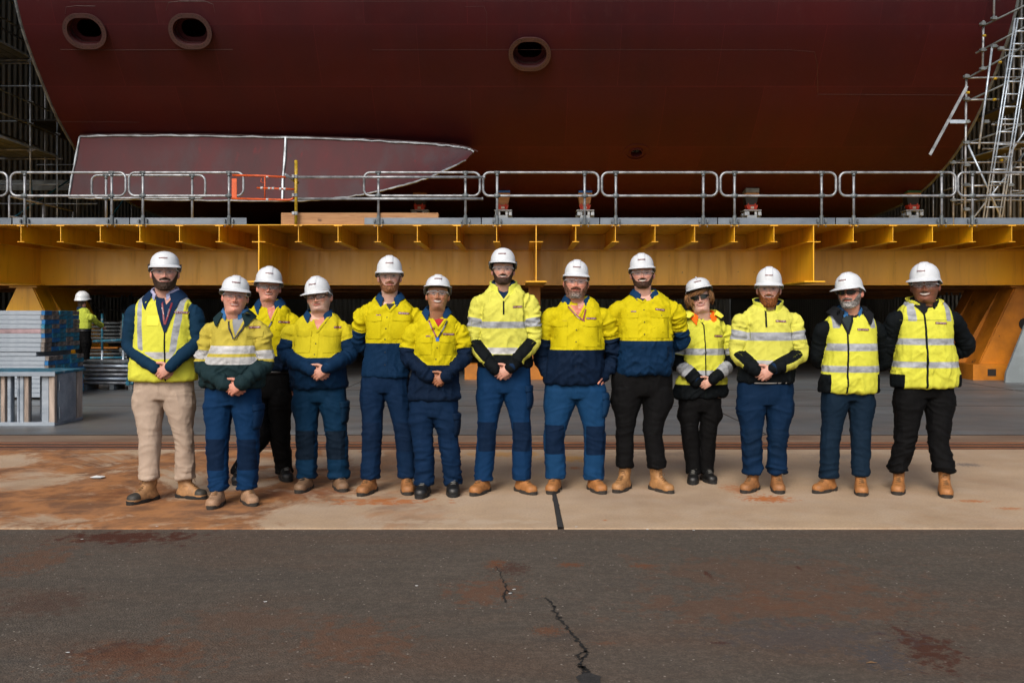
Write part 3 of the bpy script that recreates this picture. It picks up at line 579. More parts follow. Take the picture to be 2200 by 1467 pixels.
tubes(t, o, 'guard_tube', [(Q(2096, 115, 20.6), Q(2250, 34, 20.1)), (Q(2115, 55, 20.2), Q(2260, -16, 19.9)), (Q(2076, 170, 20.3), Q(2250, 72, 19.9)), (Q(2078, 218, 20.4), Q(2250, 140, 19.95)), (Q(2078, 308, 20.4), Q(2250, 250, 20)), (Q(2040, 352, 23), Q(2250, 290, 21)), (Q(2045, 440, 23), Q(2250, 405, 21)), (Q(1990, 420, 27), Q(2060, 400, 23))], r=.022, mat='galv_dk')
tubes(t, o, 'brace', [(Q(2080, 312, 20.2), Q(2152, 470, 20.2)), (Q(2132, 98, 20.0), Q(2103, 320, 20.0)), (Q(2090, 470, 23), Q(2200, 330, 23)), (Q(2230, 240, 21), Q(2160, 345, 21))], r=.023, mat='galv_lt')
couplers(t, o, [Q(2076, y, 20.25) for y in (165, 213, 262, 307, 355, 398, 450)]+[Q(2048, y, 22.7) for y in (350, 430)]+[Q(2111, y, 20.05) for y in (52, 108, 148)]+[Q(2135, 100, 20), Q(2150, 105, 20), Q(2118, 262, 20), Q(2145, 265, 20), Q(2170, 398, 20.5), Q(2135, 40, 20), Q(2176, 75, 21.4)])
for z, (a, b) in enumerate(((Q(2085, 262, 22.6), Q(2230, 200, 20.6)), (Q(2075, 345, 24.6), Q(2230, 290, 21.4)))):
    m = MB(); m.add([a-o, b-o, b-o+Vector((.5, 0, 0)), a-o+Vector((.5, 0, 0)), a-o+Vector((0, 0, .06)), b-o+Vector((0, 0, .06)), b-o+Vector((.5, 0, .06)), a-o+Vector((.5, 0, .06))], [(0, 1, 2, 3), (7, 6, 5, 4), (0, 4, 5, 1), (1, 5, 6, 2), (2, 6, 7, 3), (3, 7, 4, 0)]); m.build('walkway_plank', M['black'], t)
for x, y in ((2113, 78), (2147, 135), (2137, 170), (2135, 215), (2078, 200), (2150, 345)):
    p = Q(x, y, 20.0)-o; m = MB(); m.bar((p.x-.03, p.y-.03, p.z), (p.x+.03, p.y-.03, p.z), .027, 8); m.build('yellow_tape', M['yellow_tube'], t)
m = MB(); a, b = Q(2078, 185, 20.0), Q(1998, 333, 20.0); dv = (b-a).normalized(); s = Vector((dv.z, 0, -dv.x))*.03
m.add([a-s, a+s, b+s, b-s, a-s+Vector((0, .012, 0)), a+s+Vector((0, .012, 0)), b+s+Vector((0, .012, 0)), b-s+Vector((0, .012, 0))], [(0, 1, 2, 3), (7, 6, 5, 4), (0, 4, 5, 1), (1, 5, 6, 2), (2, 6, 7, 3), (3, 7, 4, 0)])
st = tag(m.build('metal_strap', M['galv']), 'flat silver strap slanting down from the right scaffold in front of the hull', 'strap')
m = MB(); a, b = Q(2040, 266, 20.02), Q(2074, 258, 20.02); m.bbox(a.x, b.x, 20.0, 20.02, a.z, b.z); m.build('cross_piece', M['galv_lt'], st)
# ladder
o = Vector(Q(2132, 486, 19.6)); t = empty('ladder', o, 'long aluminium ladder leaning up the right scaffold', 'ladder')
L0, L1, R0, R1 = Q(2113, 486, 19.6), Q(2184, 40, 19.6), Q(2147, 486, 19.6), Q(2218, 40, 19.6)
for a, b in ((L0, L1), (R0, R1)):
    for dd in (-.03, .03): tubes(t, o, 'stile', [(a+Vector((dd, 0, 0)), b+Vector((dd, 0, 0)))], .017, 'galv_lt')
for i in range(17): u = .03+i*.0605; tubes(t, o, 'rung', [(L0.lerp(L1, u), R0.lerp(R1, u))], .017, 'galv_lt')
# thin scaffold posts far back under the platform
o = Vector((-12, 33, 0)); t = empty('scaffold', o, 'thin scaffold frame in the dark behind the working man', 'scaffold', SG)
tubes(t, o, 'standard', [(Q(x, 600, 33), Q(x, 764, 33)) for x in (8, 222, 226, 262, 268, 278)], .03, 'galv'); tubes(t, o, 'ledger', [(Q(190, 666, 33), Q(290, 667, 33)), (Q(-20, 640, 33), Q(30, 641, 33))], .02, 'galv'); tubes(t, o, 'brace', [(Q(195, 645, 33), Q(262, 725, 33))], .02, 'galv_dk')
o = Vector((14.5, 31, 0)); t = empty('scaffold', o, 'thin scaffold frame in the dark beside the right trestle', 'scaffold', SG)
tubes(t, o, 'standard', [(Q(x, 600, 31), Q(x, 765, 31)) for x in (2034, 2044, 2062, 2120)], .03, 'galv'); tubes(t, o, 'brace', [(Q(2080, 628, 31), Q(2120, 680, 31))], .02, 'galv'); tubes(t, o, 'ledger', [(Q(2060, 655, 31), Q(2130, 655, 31))], .02, 'galv_dk')

# ---------------------------------------------------------------- stack of aluminium planks
def plank(endm, sidem):
    m = MB(); m.bbox(-2.6, -.06, 0, .24, 0, .0735, .006); m.m = 1; m.bbox(-.0595, 0, .0, .24, 0, .0735, .005); return m.build('scaffold_plank', [M[sidem], M[endm]])
protos = {}
XE, YE = gp(96, 859).x, gd(859)
ORD = ['topmost', 'second', 'third', 'fourth', 'fifth', 'sixth', 'seventh', 'eighth', 'ninth']; COL = ['front', 'second', 'middle', 'fourth', 'rear']; EC = {'end_blue': 'deep blue', 'end_teal': 'teal blue', 'end_grey': 'bare grey'}
def plab(e, r, c, blk, sm=''): return ('pinkish red sided' if sm == 'pink_metal' else EC[e]+' ended')+' plank, '+ORD[r]+' layer of the '+blk+' bundle, '+COL[c]+' column'
PL = {'end_blue': 'deep blue ended scaffold plank in the stack beside the working man', 'end_teal': 'teal ended scaffold plank in the stack beside the working man', 'end_grey': 'bare grey ended scaffold plank in the stack beside the working man', 'pink': 'pinkish red sided scaffold plank in the front face of the stack'}
def put(endm, sidem, x, y, z, lab):
    k = (endm, sidem)
    if k not in protos: protos[k] = plank(endm, sidem); q = protos[k]
    else: q = protos[k].copy(); C.objects.link(q)
    q.location = (x, y, z); q.rotation_euler = (0, 0, random.uniform(-.006, .006)); tag(q, lab, 'scaffold plank', 'scaffold planks stacked on the shed floor')
pat = ['bgttg', 'ggttb', 'bbgtg', 'tgbtg', 'gbtgg', 'btttt', 'gbtgt', 'gxggg', 'gbtbt']
mp_ = {'b': 'end_blue', 't': 'end_teal', 'g': 'end_grey'}
H = .0755
zt = 1.47
for r, row in enumerate(pat):
    for c, ch in enumerate(row):
        if ch == 'x': continue
        sm = 'pink_metal' if (r == 4 and c == 0) else 'pale_metal'
        put(mp_[ch], sm, XE+.0+random.uniform(-.01, .01)+c*0, YE+c*.245+random.uniform(-.004, .004), zt-(r+1)*H, plab(mp_[ch], r, c, 'upper', sm))
m = MB(); m.bbox(-.7, 0, 0, 1.2, 0, .07, .005); q = m.build('spacer_board', M['pale_metal']); q.location = (XE-.15, YE+.02, zt-10*H+.002); tag(q, 'grey spacer board between the two layers of stacked planks', 'board')
m = MB(); m.bbox(-.7, 0, 0, 1.2, 0, .07, .005); q = m.build('spacer_board', M['amber_old']); q.location = (XE-1.6, YE+.02, zt-10*H+.002); tag(q, 'yellow spacer board between the layers of stacked planks', 'board')
for r in range(9):
    for c in range(5):
        ch = random.choice('bbttg') if r > 2 else ['ggttg', 'bbbtt', 'gttbg'][r][c]
        put(mp_[ch], 'pale_metal', XE+.05+random.uniform(-.012, .012), YE+.03+c*.25, zt-(r+11)*H+.001, plab(mp_[ch], r, c, 'lower'))
# ---------------------------------------------------------------- rack of frames in front of it
o = Vector((gp(118, 915).x, gd(915), 0)); rk = empty('frame_rack', o, 'pale metal rack of upright frames in front of the plank stack', 'rack')
w = o.y/F
m = MB(); m.bbox(-2.7, -.0, .0, .75, .0, .035, .004); m.build('base_plate', M['pale_metal'], rk)
m = MB(); m.bbox(-2.7, .02, -.03, .8, .655, .685, .004); m.build('top_plate', M['galv_blue'], rk)
m = MB(); m.bbox(-2.7, .02, -.04, -.031, .63, .685, .003); m.bbox(-2.7, .0, -.012, -.001, 0, .05, .003); m.build('edge_strip', M['pale_metal'], rk)
m = MB(); m.bbox(-13*w, -1*w, .0, .07, .036, .654, .006); m.build('corner_post', M['wood_rack'], rk)
for xa, xb, mt in ((-31, -15, 'pale_metal'), (-67, -58, 'wood_rack'), (-78, -69, 'pale_metal'), (-84, -79, 'pale_metal'), (-105, -97, 'pale_metal'), (-119, -110, 'wood_rack'), (-140, -128, 'pale_metal'), (-160, -150, 'wood_rack'), (-190, -176, 'pale_metal')):
    m = MB(); m.bbox(xa*w, xb*w, random.uniform(.005, .03), .06+random.uniform(0, .04), .036, .654, .008); m.build('upright_slat', M[mt], rk)
for i in range(14):
    m = MB(); x = -.14-i*.17; m.tube([(x, .2+.1*(i % 3), .036), (x, .2+.1*(i % 3), .654)], .03, 10) if i % 2 else m.bbox(x-.04, x+.04, .25, .29, .036, .654, .006); m.build('upright_tube', M['pale_metal'], rk)
# end of rack: bowed white panel and edge posts
m = MB(); n = 10; pts = [(.0-.012+.03*math.sin(math.pi*i/n), .09+.5*i/n) for i in range(n+1)]
V = [(a, b, z) for z in (.04, .65) for a, b in pts]+[(a-.012, b, z) for z in (.04, .65) for a, b in pts]; k = n+1
Fc = [(i, i+1, k+i+1, k+i) for i in range(n)]+[(2*k+i, 3*k+i, 3*k+i+1, 2*k+i+1) for i in range(n)]; m.add(V, Fc); m.build('bowed_end_panel', M['pale_metal'], rk, True)
m = MB(); m.bbox(-.05, .0, .62, .75, .036, .654, .006); m.build('corner_post', M['wood_rack'], rk); m = MB()
for a, b in ((.08, .24), (.44, .56)): m.bbox(.012, .02, .075, .12, a, b)
m.build('hinge_block', M['pale_metal'], rk)
# ---------------------------------------------------------------- tube stacks
TG = 'galvanised scaffold tubes in a low pile'
base = gp(228, 838)
pr = {}
def stube(L, mat):
    k = (round(L, 1), mat)
    if k not in pr:
        m = MB(); m.bar((-L/2, 0, 0), (L/2, 0, 0), .028, 10); q = m.build('scaffold_tube', M[mat], None, True); m = MB(); m.bar((L/2-.12, 0, 0), (L/2+.02, 0, 0), .036, 8); m.bbox(L/2-.1, L/2-.04, -.05, .05, -.04, .05); m.build('end_fitting', M['galv_blue' if mat != 'galv_dk' else 'galv_dk'], q); pr[k] = q; return q
    return copytree(pr[k])
for r in range(6):
    for c in range(5):
        L = random.choice([1.0, 1.1, 1.2]); mt = random.choice(['galv', 'galv_lt', 'galv_dk', 'galv']); q = stube(L, mt)
        q.location = (base.x+random.uniform(-.12, .12), base.y+.05+c*.085, .13+r*.078); q.rotation_euler = (0, 0, random.uniform(-.06, .06)); tag(q, 'galvanised tube in the low pile, '+['bottom', 'second lowest', 'third lowest', 'third highest', 'second highest', 'top'][r]+' layer, '+COL[c]+' row', 'tube', TG)
m = MB()
for x in (-.4, .1, .45): m.bbox(x-.04, x+.04, 0, .5, 0, .1)
q = m.build('pallet_bearer', M['galv_dk']); q.location = (base.x, base.y, 0); tag(q, 'steel bearers under the low pile of scaffold tubes', 'bearer')
t = empty('tube_rack', gp(240, 822)+Vector((0, .7, 0)), 'blue and silver tube rack with two upright posts beside the working man', 'rack'); o = t.location.copy(); D = o.y
for x, y0 in ((219.5, 674), (265, 674)):
    a = px(x, y0, D); b = px(x, 752, D); c = px(x, 806, D); tubes(t, o, 'blue_post', [(a, b)], .027, 'galv_blue'); tubes(t, o, 'lower_sleeve', [(b, Vector((c.x, c.y, 0)))], .026, 'galv_lt')
tubes(t, o, 'cross_bar', [(px(200, 733, D), px(270, 730, D)), (px(175, 769, D), px(268, 768, D))], .026, 'galv_blue')
for k, (y0, rows, lab) in enumerate(((690, 6, 'upper bundle of grey tubes with blue ends behind the rack posts'), (748, 5, 'lower bundle of grey tubes with blue ends behind the rack posts'))):
    for r in range(rows):
        for c in range(3):
            p = px(222, y0+r*8+4, D+.8+.1*c); q = stube(1.0, 'galv_dk'); q.location = (p.x+random.uniform(-.03, .03), p.y, p.z); tag(q, 'grey tube in the '+('upper' if k == 0 else 'lower')+' shelf bundle, '+ORD[r]+' layer, '+['front', 'middle', 'rear'][c]+' row', 'tube', 'bundled tubes behind the rack: '+('upper' if k == 0 else 'lower'))
m = MB(); p = px(222, 745, D+.9); m.box(p.x-.5, p.x+.4, p.y-.2, p.y+.3, p.z-.03, p.z); p2 = px(222, 793, D+.9); m.box(p2.x-.5, p2.x+.4, p2.y-.2, p2.y+.3, p2.z-.03, p2.z)
for s in (-.45, .35): m.box(p.x+s, p.x+s+.05, p.y+.1, p.y+.15, 0, p.z)
q = m.build('tube_shelf', M['amber_old']); tag(q, 'shelf frame holding the two tube bundles behind the rack posts', 'shelf')
# litter
def litter(x, y, s, lab, n=7):
    p = gp(x, y); V = []; m = MB()
    for i in range(n): a = 2*math.pi*i/n; rr = s*random.uniform(.6, 1.2); V.append((math.cos(a)*rr*1.5, math.sin(a)*rr, .002+random.uniform(0, s*.3)))
    V.append((0, 0, s*.5)); m.add(V, [(i, (i+1) % n, n) for i in range(n)]); q = m.build('litter', M['litter']); q.location = (p.x, p.y, 0 if y < 1133 else -.011); tag(q, lab, 'litter', 'bits of litter on the ground' if s < .03 else None)
litter(207, 1027, .05, 'crumpled white plastic scrap on the rusty concrete at the left')
for x, y in ((570, 1288), (146, 1396), (1096, 1270), (895, 1254), (1490, 1136), (1390, 1134), (1238, 1132), (1192, 1195), (338, 1131), (176, 1155), (1104, 1262)): litter(x, y, .008, 'tiny white scrap on the ground')
p = gp(1872, 1419); m = MB(); m.tube([(-.022, 0, .003), (0, .004, .005), (.024, .002, .003)], [.001, .004, .001], 6); q = m.build('dry_leaf', M['leaf']); q.location = (p.x, p.y, -.011); tag(q, 'small dry leaf on the asphalt at the lower right', 'leaf')
# ================================================================ people
def h3(i, j, k):
    n = (i*73856093) ^ (j*19349663) ^ (k*83492791); n &= 0x7fffffff
    n = (n*(n*n*15731 & 0x7fffffff)+n*789221+1376312589) & 0x7fffffff
    return n/0x7fffffff
def vn(P):
    I = np.floor(P).astype(np.int64); f = P-I; f = f*f*(3-2*f); r = 0
    for a in (0, 1):
        for b in (0, 1):
            for c in (0, 1):
                w = (f[:, 0] if a else 1-f[:, 0])*(f[:, 1] if b else 1-f[:, 1])*(f[:, 2] if c else 1-f[:, 2])
                r = r+w*h3(I[:, 0]+a, I[:, 1]+b, I[:, 2]+c)
    return r
def ridge(P): n = vn(P)*.65+vn(P*2.1+7)*.35; return (1-np.abs(2*n-1))**2.6*1.15
def join(parts):
    V = []; Fc = []; b = 0
    for v, f in parts: V += [tuple(q) for q in v]; Fc += [tuple(b+i for i in q) for q in f]; b += len(v)
    return V, Fc
def smooth_path(P, n):
    P = np.asarray(P, float); return cr(P, np.linspace(0, len(P)-1, n))
def vloft(secs, n=None, seg=40):        # horizontal rings: (cx, cy, z, rx, ry)
    s = smooth_path(secs, n or len(secs)*5); V = []; a = np.linspace(0, 2*np.pi, seg, endpoint=False); p = .88
    for c in s:
        x = np.sign(np.sin(a))*np.abs(np.sin(a))**p; y = -np.sign(np.cos(a))*np.abs(np.cos(a))**p
        V += [(c[0]+c[3]*u, c[1]+c[4]*v, c[2]) for u, v in zip(x, y)]
    m = len(s); Fc = [(i*seg+k, i*seg+(k+1) % seg, (i+1)*seg+(k+1) % seg, (i+1)*seg+k) for i in range(m-1) for k in range(seg)]
    return V, Fc+[tuple(range(seg-1, -1, -1)), tuple((m-1)*seg+k for k in range(seg))]
def limb(P, rr, n=16, seg=18):
    A = smooth_path([(*p, r) for p, r in zip(P, rr)], n); t0 = A[0, :3]-A[1, :3]; t0 /= np.linalg.norm(t0); t1 = A[-1, :3]-A[-2, :3]; t1 /= np.linalg.norm(t1)
    pre = [(*(A[0, :3]+t0*A[0, 3]*k), A[0, 3]*math.sqrt(1-k*k)) for k in (.95, .7, .4)]; post = [(*(A[-1, :3]+t1*A[-1, 3]*k), A[-1, 3]*math.sqrt(1-k*k)) for k in (.4, .7, .95)]
    A = np.vstack([pre, A, post]); return tube_arr([tuple(a[:3]) for a in A], [float(a[3]) for a in A], seg)
def remesh(parts, vox, it=3, fac=.5):
    V, Fc = join(parts); me = bpy.data.meshes.new('t'); me.from_pydata([tuple(map(float, v)) for v in V], [], [tuple(map(int, f)) for f in Fc])
    bm = bmesh.new(); bm.from_mesh(me); bmesh.ops.recalc_face_normals(bm, faces=bm.faces[:]); bm.to_mesh(me); bm.free()
    o = bpy.data.objects.new('t', me); C.objects.link(o)
    m = o.modifiers.new('r', 'REMESH'); m.mode = 'VOXEL'; m.voxel_size = vox; m.adaptivity = 0
    if it: m2 = o.modifiers.new('s', 'SMOOTH'); m2.factor = fac; m2.iterations = it
    bpy.context.view_layer.update(); e = o.evaluated_get(bpy.context.evaluated_depsgraph_get()); w = e.to_mesh()
    n = len(w.vertices); P = np.empty(n*3); w.vertices.foreach_get('co', P); P = P.reshape(-1, 3); N = np.empty(n*3); w.vertices.foreach_get('normal', N); N = N.reshape(-1, 3)
    Fc = [tuple(p.vertices) for p in w.polygons]; e.to_mesh_clear(); bpy.data.objects.remove(o); bpy.data.meshes.remove(me); return P, N, Fc
def seginfo(P, path):          # nearest distance to a polyline and arclength along it
    best = np.full(len(P), 9.); s = np.zeros(len(P)); acc = 0; path = [np.array(q, float) for q in path]
    for a, b in zip(path[:-1], path[1:]):
        d = b-a; L = np.linalg.norm(d); t = np.clip(((P-a)@d)/L**2, 0, 1); q = a+t[:, None]*d; dist = np.linalg.norm(P-q, axis=1); k = dist < best; best[k] = dist[k]; s[k] = acc+t[k]*L; acc += L
    return best, s
def cloth(name, base, zones=(), rough=.8, dirt=.15, wb=.4, metal=False, sheen=.0):
    m = NT(name); n = m.noise(5, 5, .6); c = m.mix(m.ramp(n, .35, .7, 0, dirt*2.2), base, dk(base, .62))
    for k, zc in enumerate(zones):
        at = m.n('ShaderNodeAttribute'); at.attribute_name = 'z%d' % k; f = m.ramp(at.outputs['Fac'], -.0006, .0006)
        if len(zc) > 3 and zc[3] == 'tape':
            t = m.noise(9, 4, .6, (1, 1, 2.5)); cc = m.mix(m.ramp(t, .35, .65), zc[:3], dk(zc, .55))
        else: cc = m.mix(m.ramp(n, .35, .7, 0, .3), zc[:3], dk(zc, .7))
        c = m.mix(f, c, cc)
    m.col(c); m.rough(rough); m.b.inputs['Sheen Weight'].default_value = sheen; m.b.inputs['Specular IOR Level'].default_value = .12
    b = m.bump(m.noise(13, 5, .6, (1, 1, .6), dist=.3), wb*1.2, .014); m.bump(m.noise(350, 2), .15, .002, b); return m.m
def skin_mat():
    m = NT('skin'); at = m.n('ShaderNodeAttribute'); at.attribute_name = 'Col'; n = m.noise(25, 4, .6)
    m.col(m.mix(m.ramp(n, .35, .7, 0, .22), at.outputs['Color'], (.35, .09, .06), 'MIX')); m.rough(.5); m.p(**{'Subsurface Weight': .08, 'Subsurface Scale': .01}); m.b.inputs['Subsurface Radius'].default_value = (1, .3, .15)
    m.b.inputs['Specular IOR Level'].default_value = .4; m.bump(m.noise(140, 3, .6), .2, .003); return m.m
M['skin'] = skin_mat()
def attr_mat(name, rough, nscale, b):
    m = NT(name); at = m.n('ShaderNodeAttribute'); at.attribute_name = 'Col'; n = m.noise(nscale, 4, .65, (1, 1, .35)); m.col(m.mix(m.ramp(n, .35, .65, 0, .8), at.outputs['Color'], (.012, .007, .005))); m.rough(rough)
    m.b.inputs['Specular IOR Level'].default_value = .2; m.bump(n, b, .006); return m.m
M['hair'] = attr_mat('hair', .6, 150, .7)
def lensm(name, c, a, rough=.06):
    m = NT(name); m.col(c); m.rough(rough); m.p(Alpha=a); m.b.inputs['Specular IOR Level'].default_value = .5; m.b.inputs['Coat Weight'].default_value = .12; m.b.inputs['Coat Roughness'].default_value = .05; return m.m
M['lens'] = lensm('clear_lens', (.6, .65, .72), .05); M['lens_dark'] = lensm('dark_lens', (.004, .005, .005), 1, .12); M['lens_grey'] = lensm('grey_lens', (.25, .26, .27), .25)
M['clear_frame'] = mk('clear_plastic_frame', (.42, .44, .48), .25, 0, .15, 20); M['grey_frame'] = mk('grey_plastic_frame', (.16, .17, .18), .3); M['black_plastic'] = mk('black_plastic', (.008, .008, .009), .35, 0, .2, 20)
M['helmet'] = mk('white_helmet_shell', (.60, .63, .66), .33, 0, .08, 5, wear=(22, .72), wc=(.45, .45, .45)); M['helmet_in'] = mk('helmet_lining', (.30, .31, .30), .7)
M['badge'] = mk('maroon_badge', (.13, .004, .012), .5, 0, .1); M['ink'] = mk('white_lettering', (.75, .72, .72), .6); M['ink_grey'] = mk('grey_lettering', (.35, .35, .37), .6)
M['navy'] = cloth('navy_cloth', (.0045, .018, .05)); M['blackc'] = cloth('black_cloth', (.008, .009, .011)); M['zip'] = mk('dark_zip', (.004, .008, .008), .7, spec=.1); M['button'] = mk('dark_button', (.006, .008, .012), .4)
M['sole'] = mk('dark_boot_sole', (.035, .028, .022), .85, 0, .4, 20, bump=.5, bs=90); M['sole_black'] = mk('black_boot_sole', (.008, .008, .008), .8)
M['ring'] = mk('ring_metal', (.7, .7, .68), .2, 1)

def txt(s):
    c = bpy.data.curves.new('t', 'FONT'); c.body = s; c.align_x = 'CENTER'; c.align_y = 'CENTER'; c.size = 1; c.resolution_u = 2; o = bpy.data.objects.new('t', c); C.objects.link(o); bpy.context.view_layer.update()
    me = bpy.data.meshes.new_from_object(o.evaluated_get(bpy.context.evaluated_depsgraph_get())); V = np.array([v.co[:2] for v in me.vertices]); Fc = [tuple(p.vertices) for p in me.polygons]
    bpy.data.objects.remove(o); bpy.data.meshes.remove(me); w = V[:, 0].max()-V[:, 0].min(); return (V-[(V[:, 0].max()+V[:, 0].min())/2, (V[:, 1].max()+V[:, 1].min())/2])/w, Fc
TXT = txt('BAE SYSTEMS')

class Surf:
    def __init__(s, P, Fc): s.b = BVHTree.FromPolygons([Vector(p) for p in P], [list(f) for f in Fc])
    def y(s, x, z, d=None):
        h = s.b.ray_cast(Vector((x, -1.5, z)), Vector((0, 1, 0)))
        return h[0].y if h[0] is not None else d
def patch(surf, rows, off, mat, name, parent, th=.006):  # rows: grid of (x,z); front sheet lies off in front of the surface, skirt returns to it
    V = []; n = len(rows[0]); last = None
    ys = [[surf.y(x, z) for x, z in r] for r in rows]; ok = [y for r in ys for y in r if y is not None]
    if not ok: return None
    my = sum(ok)/len(ok)
    for r, yr in zip(rows, ys):
        for (x, z), y in zip(r, yr): V.append((x, (y if y is not None else my)-off, z))
    m = len(rows); Fc = [(i*n+k, i*n+k+1, (i+1)*n+k+1, (i+1)*n+k) for i in range(m-1) for k in range(n-1)]
    bd = list(range(n))+[i*n+n-1 for i in range(1, m)]+[(m-1)*n+k for k in range(n-2, -1, -1)]+[i*n for i in range(m-2, 0, -1)]
    b = len(V); V += [(V[i][0], V[i][1]+off+th, V[i][2]) for i in bd]; q = len(bd)
    Fc += [(bd[i], b+i, b+(i+1) % q, bd[(i+1) % q]) for i in range(q)]
    o = link(name, V, Fc, mat, parent, True); o.data.set_sharp_from_angle(angle=R(50))
    for i, fn in enumerate(ZF.get(mat, ())): at = o.data.attributes.new('z%d' % i, 'FLOAT', 'POINT'); at.data.foreach_set('value', np.asarray(fn(np.array(V), np.full(len(V), -1), np.zeros(len(V))), np.float32))
    return o
ZF = {}
def ribbon_rows(pts, w, step=.012):   # a strip of width w along 2D points
    P = []; 
    for a, b in zip(pts[:-1], pts[1:]):
        L = math.dist(a, b); k = max(1, int(L/step)); P += [(a[0]+(b[0]-a[0])*i/k, a[1]+(b[1]-a[1])*i/k) for i in range(k)]
    P.append(pts[-1]); rows = []
    for i, p in enumerate(P):
        a, b = P[max(0, i-1)], P[min(len(P)-1, i+1)]; d = (b[0]-a[0], b[1]-a[1]); L = math.hypot(*d) or 1; nx, nz = -d[1]/L*w/2, d[0]/L*w/2; rows.append([(p[0]+nx*k, p[1]+nz*k) for k in (-1, -.33, .33, 1)])
    return rows
def text_on(surf, cx, cz, w, ang, off, mat, name, parent):
    V, Fc = TXT; c, s = math.cos(ang), math.sin(ang); out = []
    for x, z in V*w: X = cx+x*c-z*s; Z = cz+x*s+z*c; y = surf.y(X, Z); out.append((X, (y if y is not None else 0)-off, Z))
    return link(name, out, Fc, mat, parent)
def badge(surf, cx, cz, w, h, ang, parent, name='company_badge'):
    c, s = math.cos(ang), math.sin(ang); rows = [[(cx+u*w/2*c-v*h/2*s, cz+u*w/2*s+v*h/2*c) for u in np.linspace(-1, 1, 7)] for v in (1, .33, -.33, -1)]
    o = patch(surf, rows, .004, M['badge'], name, parent)
    if o: t = text_on(surf, cx, cz, w*.86, ang, .0052, M['ink'], 'badge_lettering', None); t.parent = parent
    return o

# ---- head ------------------------------------------------------
HP = np.array([(-.17, .060, .066, .070, 1), (-.10, .052, .068, .059, 1), (-.05, .050, .072, .055, 1), (-.024, .058, .076, .056, 1.05), (-.012, .078, .079, .057, 1.25), (.002, .092, .081, .058, 1.35), (.014, .0945, .083, .0580, 1.38), (.028, .0915, .085, .0610, 1.24), (.036, .0885, .087, .063, 1.15), (.05, .0915, .09, .0665, 1.04),
    (.065, .092, .093, .0702, .97), (.085, .088, .097, .0755, .9), (.105, .085, .1, .077, .9), (.125, .087, .102, .077, .88), (.14, .0935, .103, .077, .85), (.165, .094, .103, .076, .85), (.19, .085, .099, .072, .9), (.21, .066, .084, .06, 1), (.224, .038, .056, .038, 1), (.231, .006, .01, .008, 1)])
def g2(x, z, cx, cz, sx, sz): return np.exp(-((x-cx)/sx)**2-((z-cz)/sz)**2)
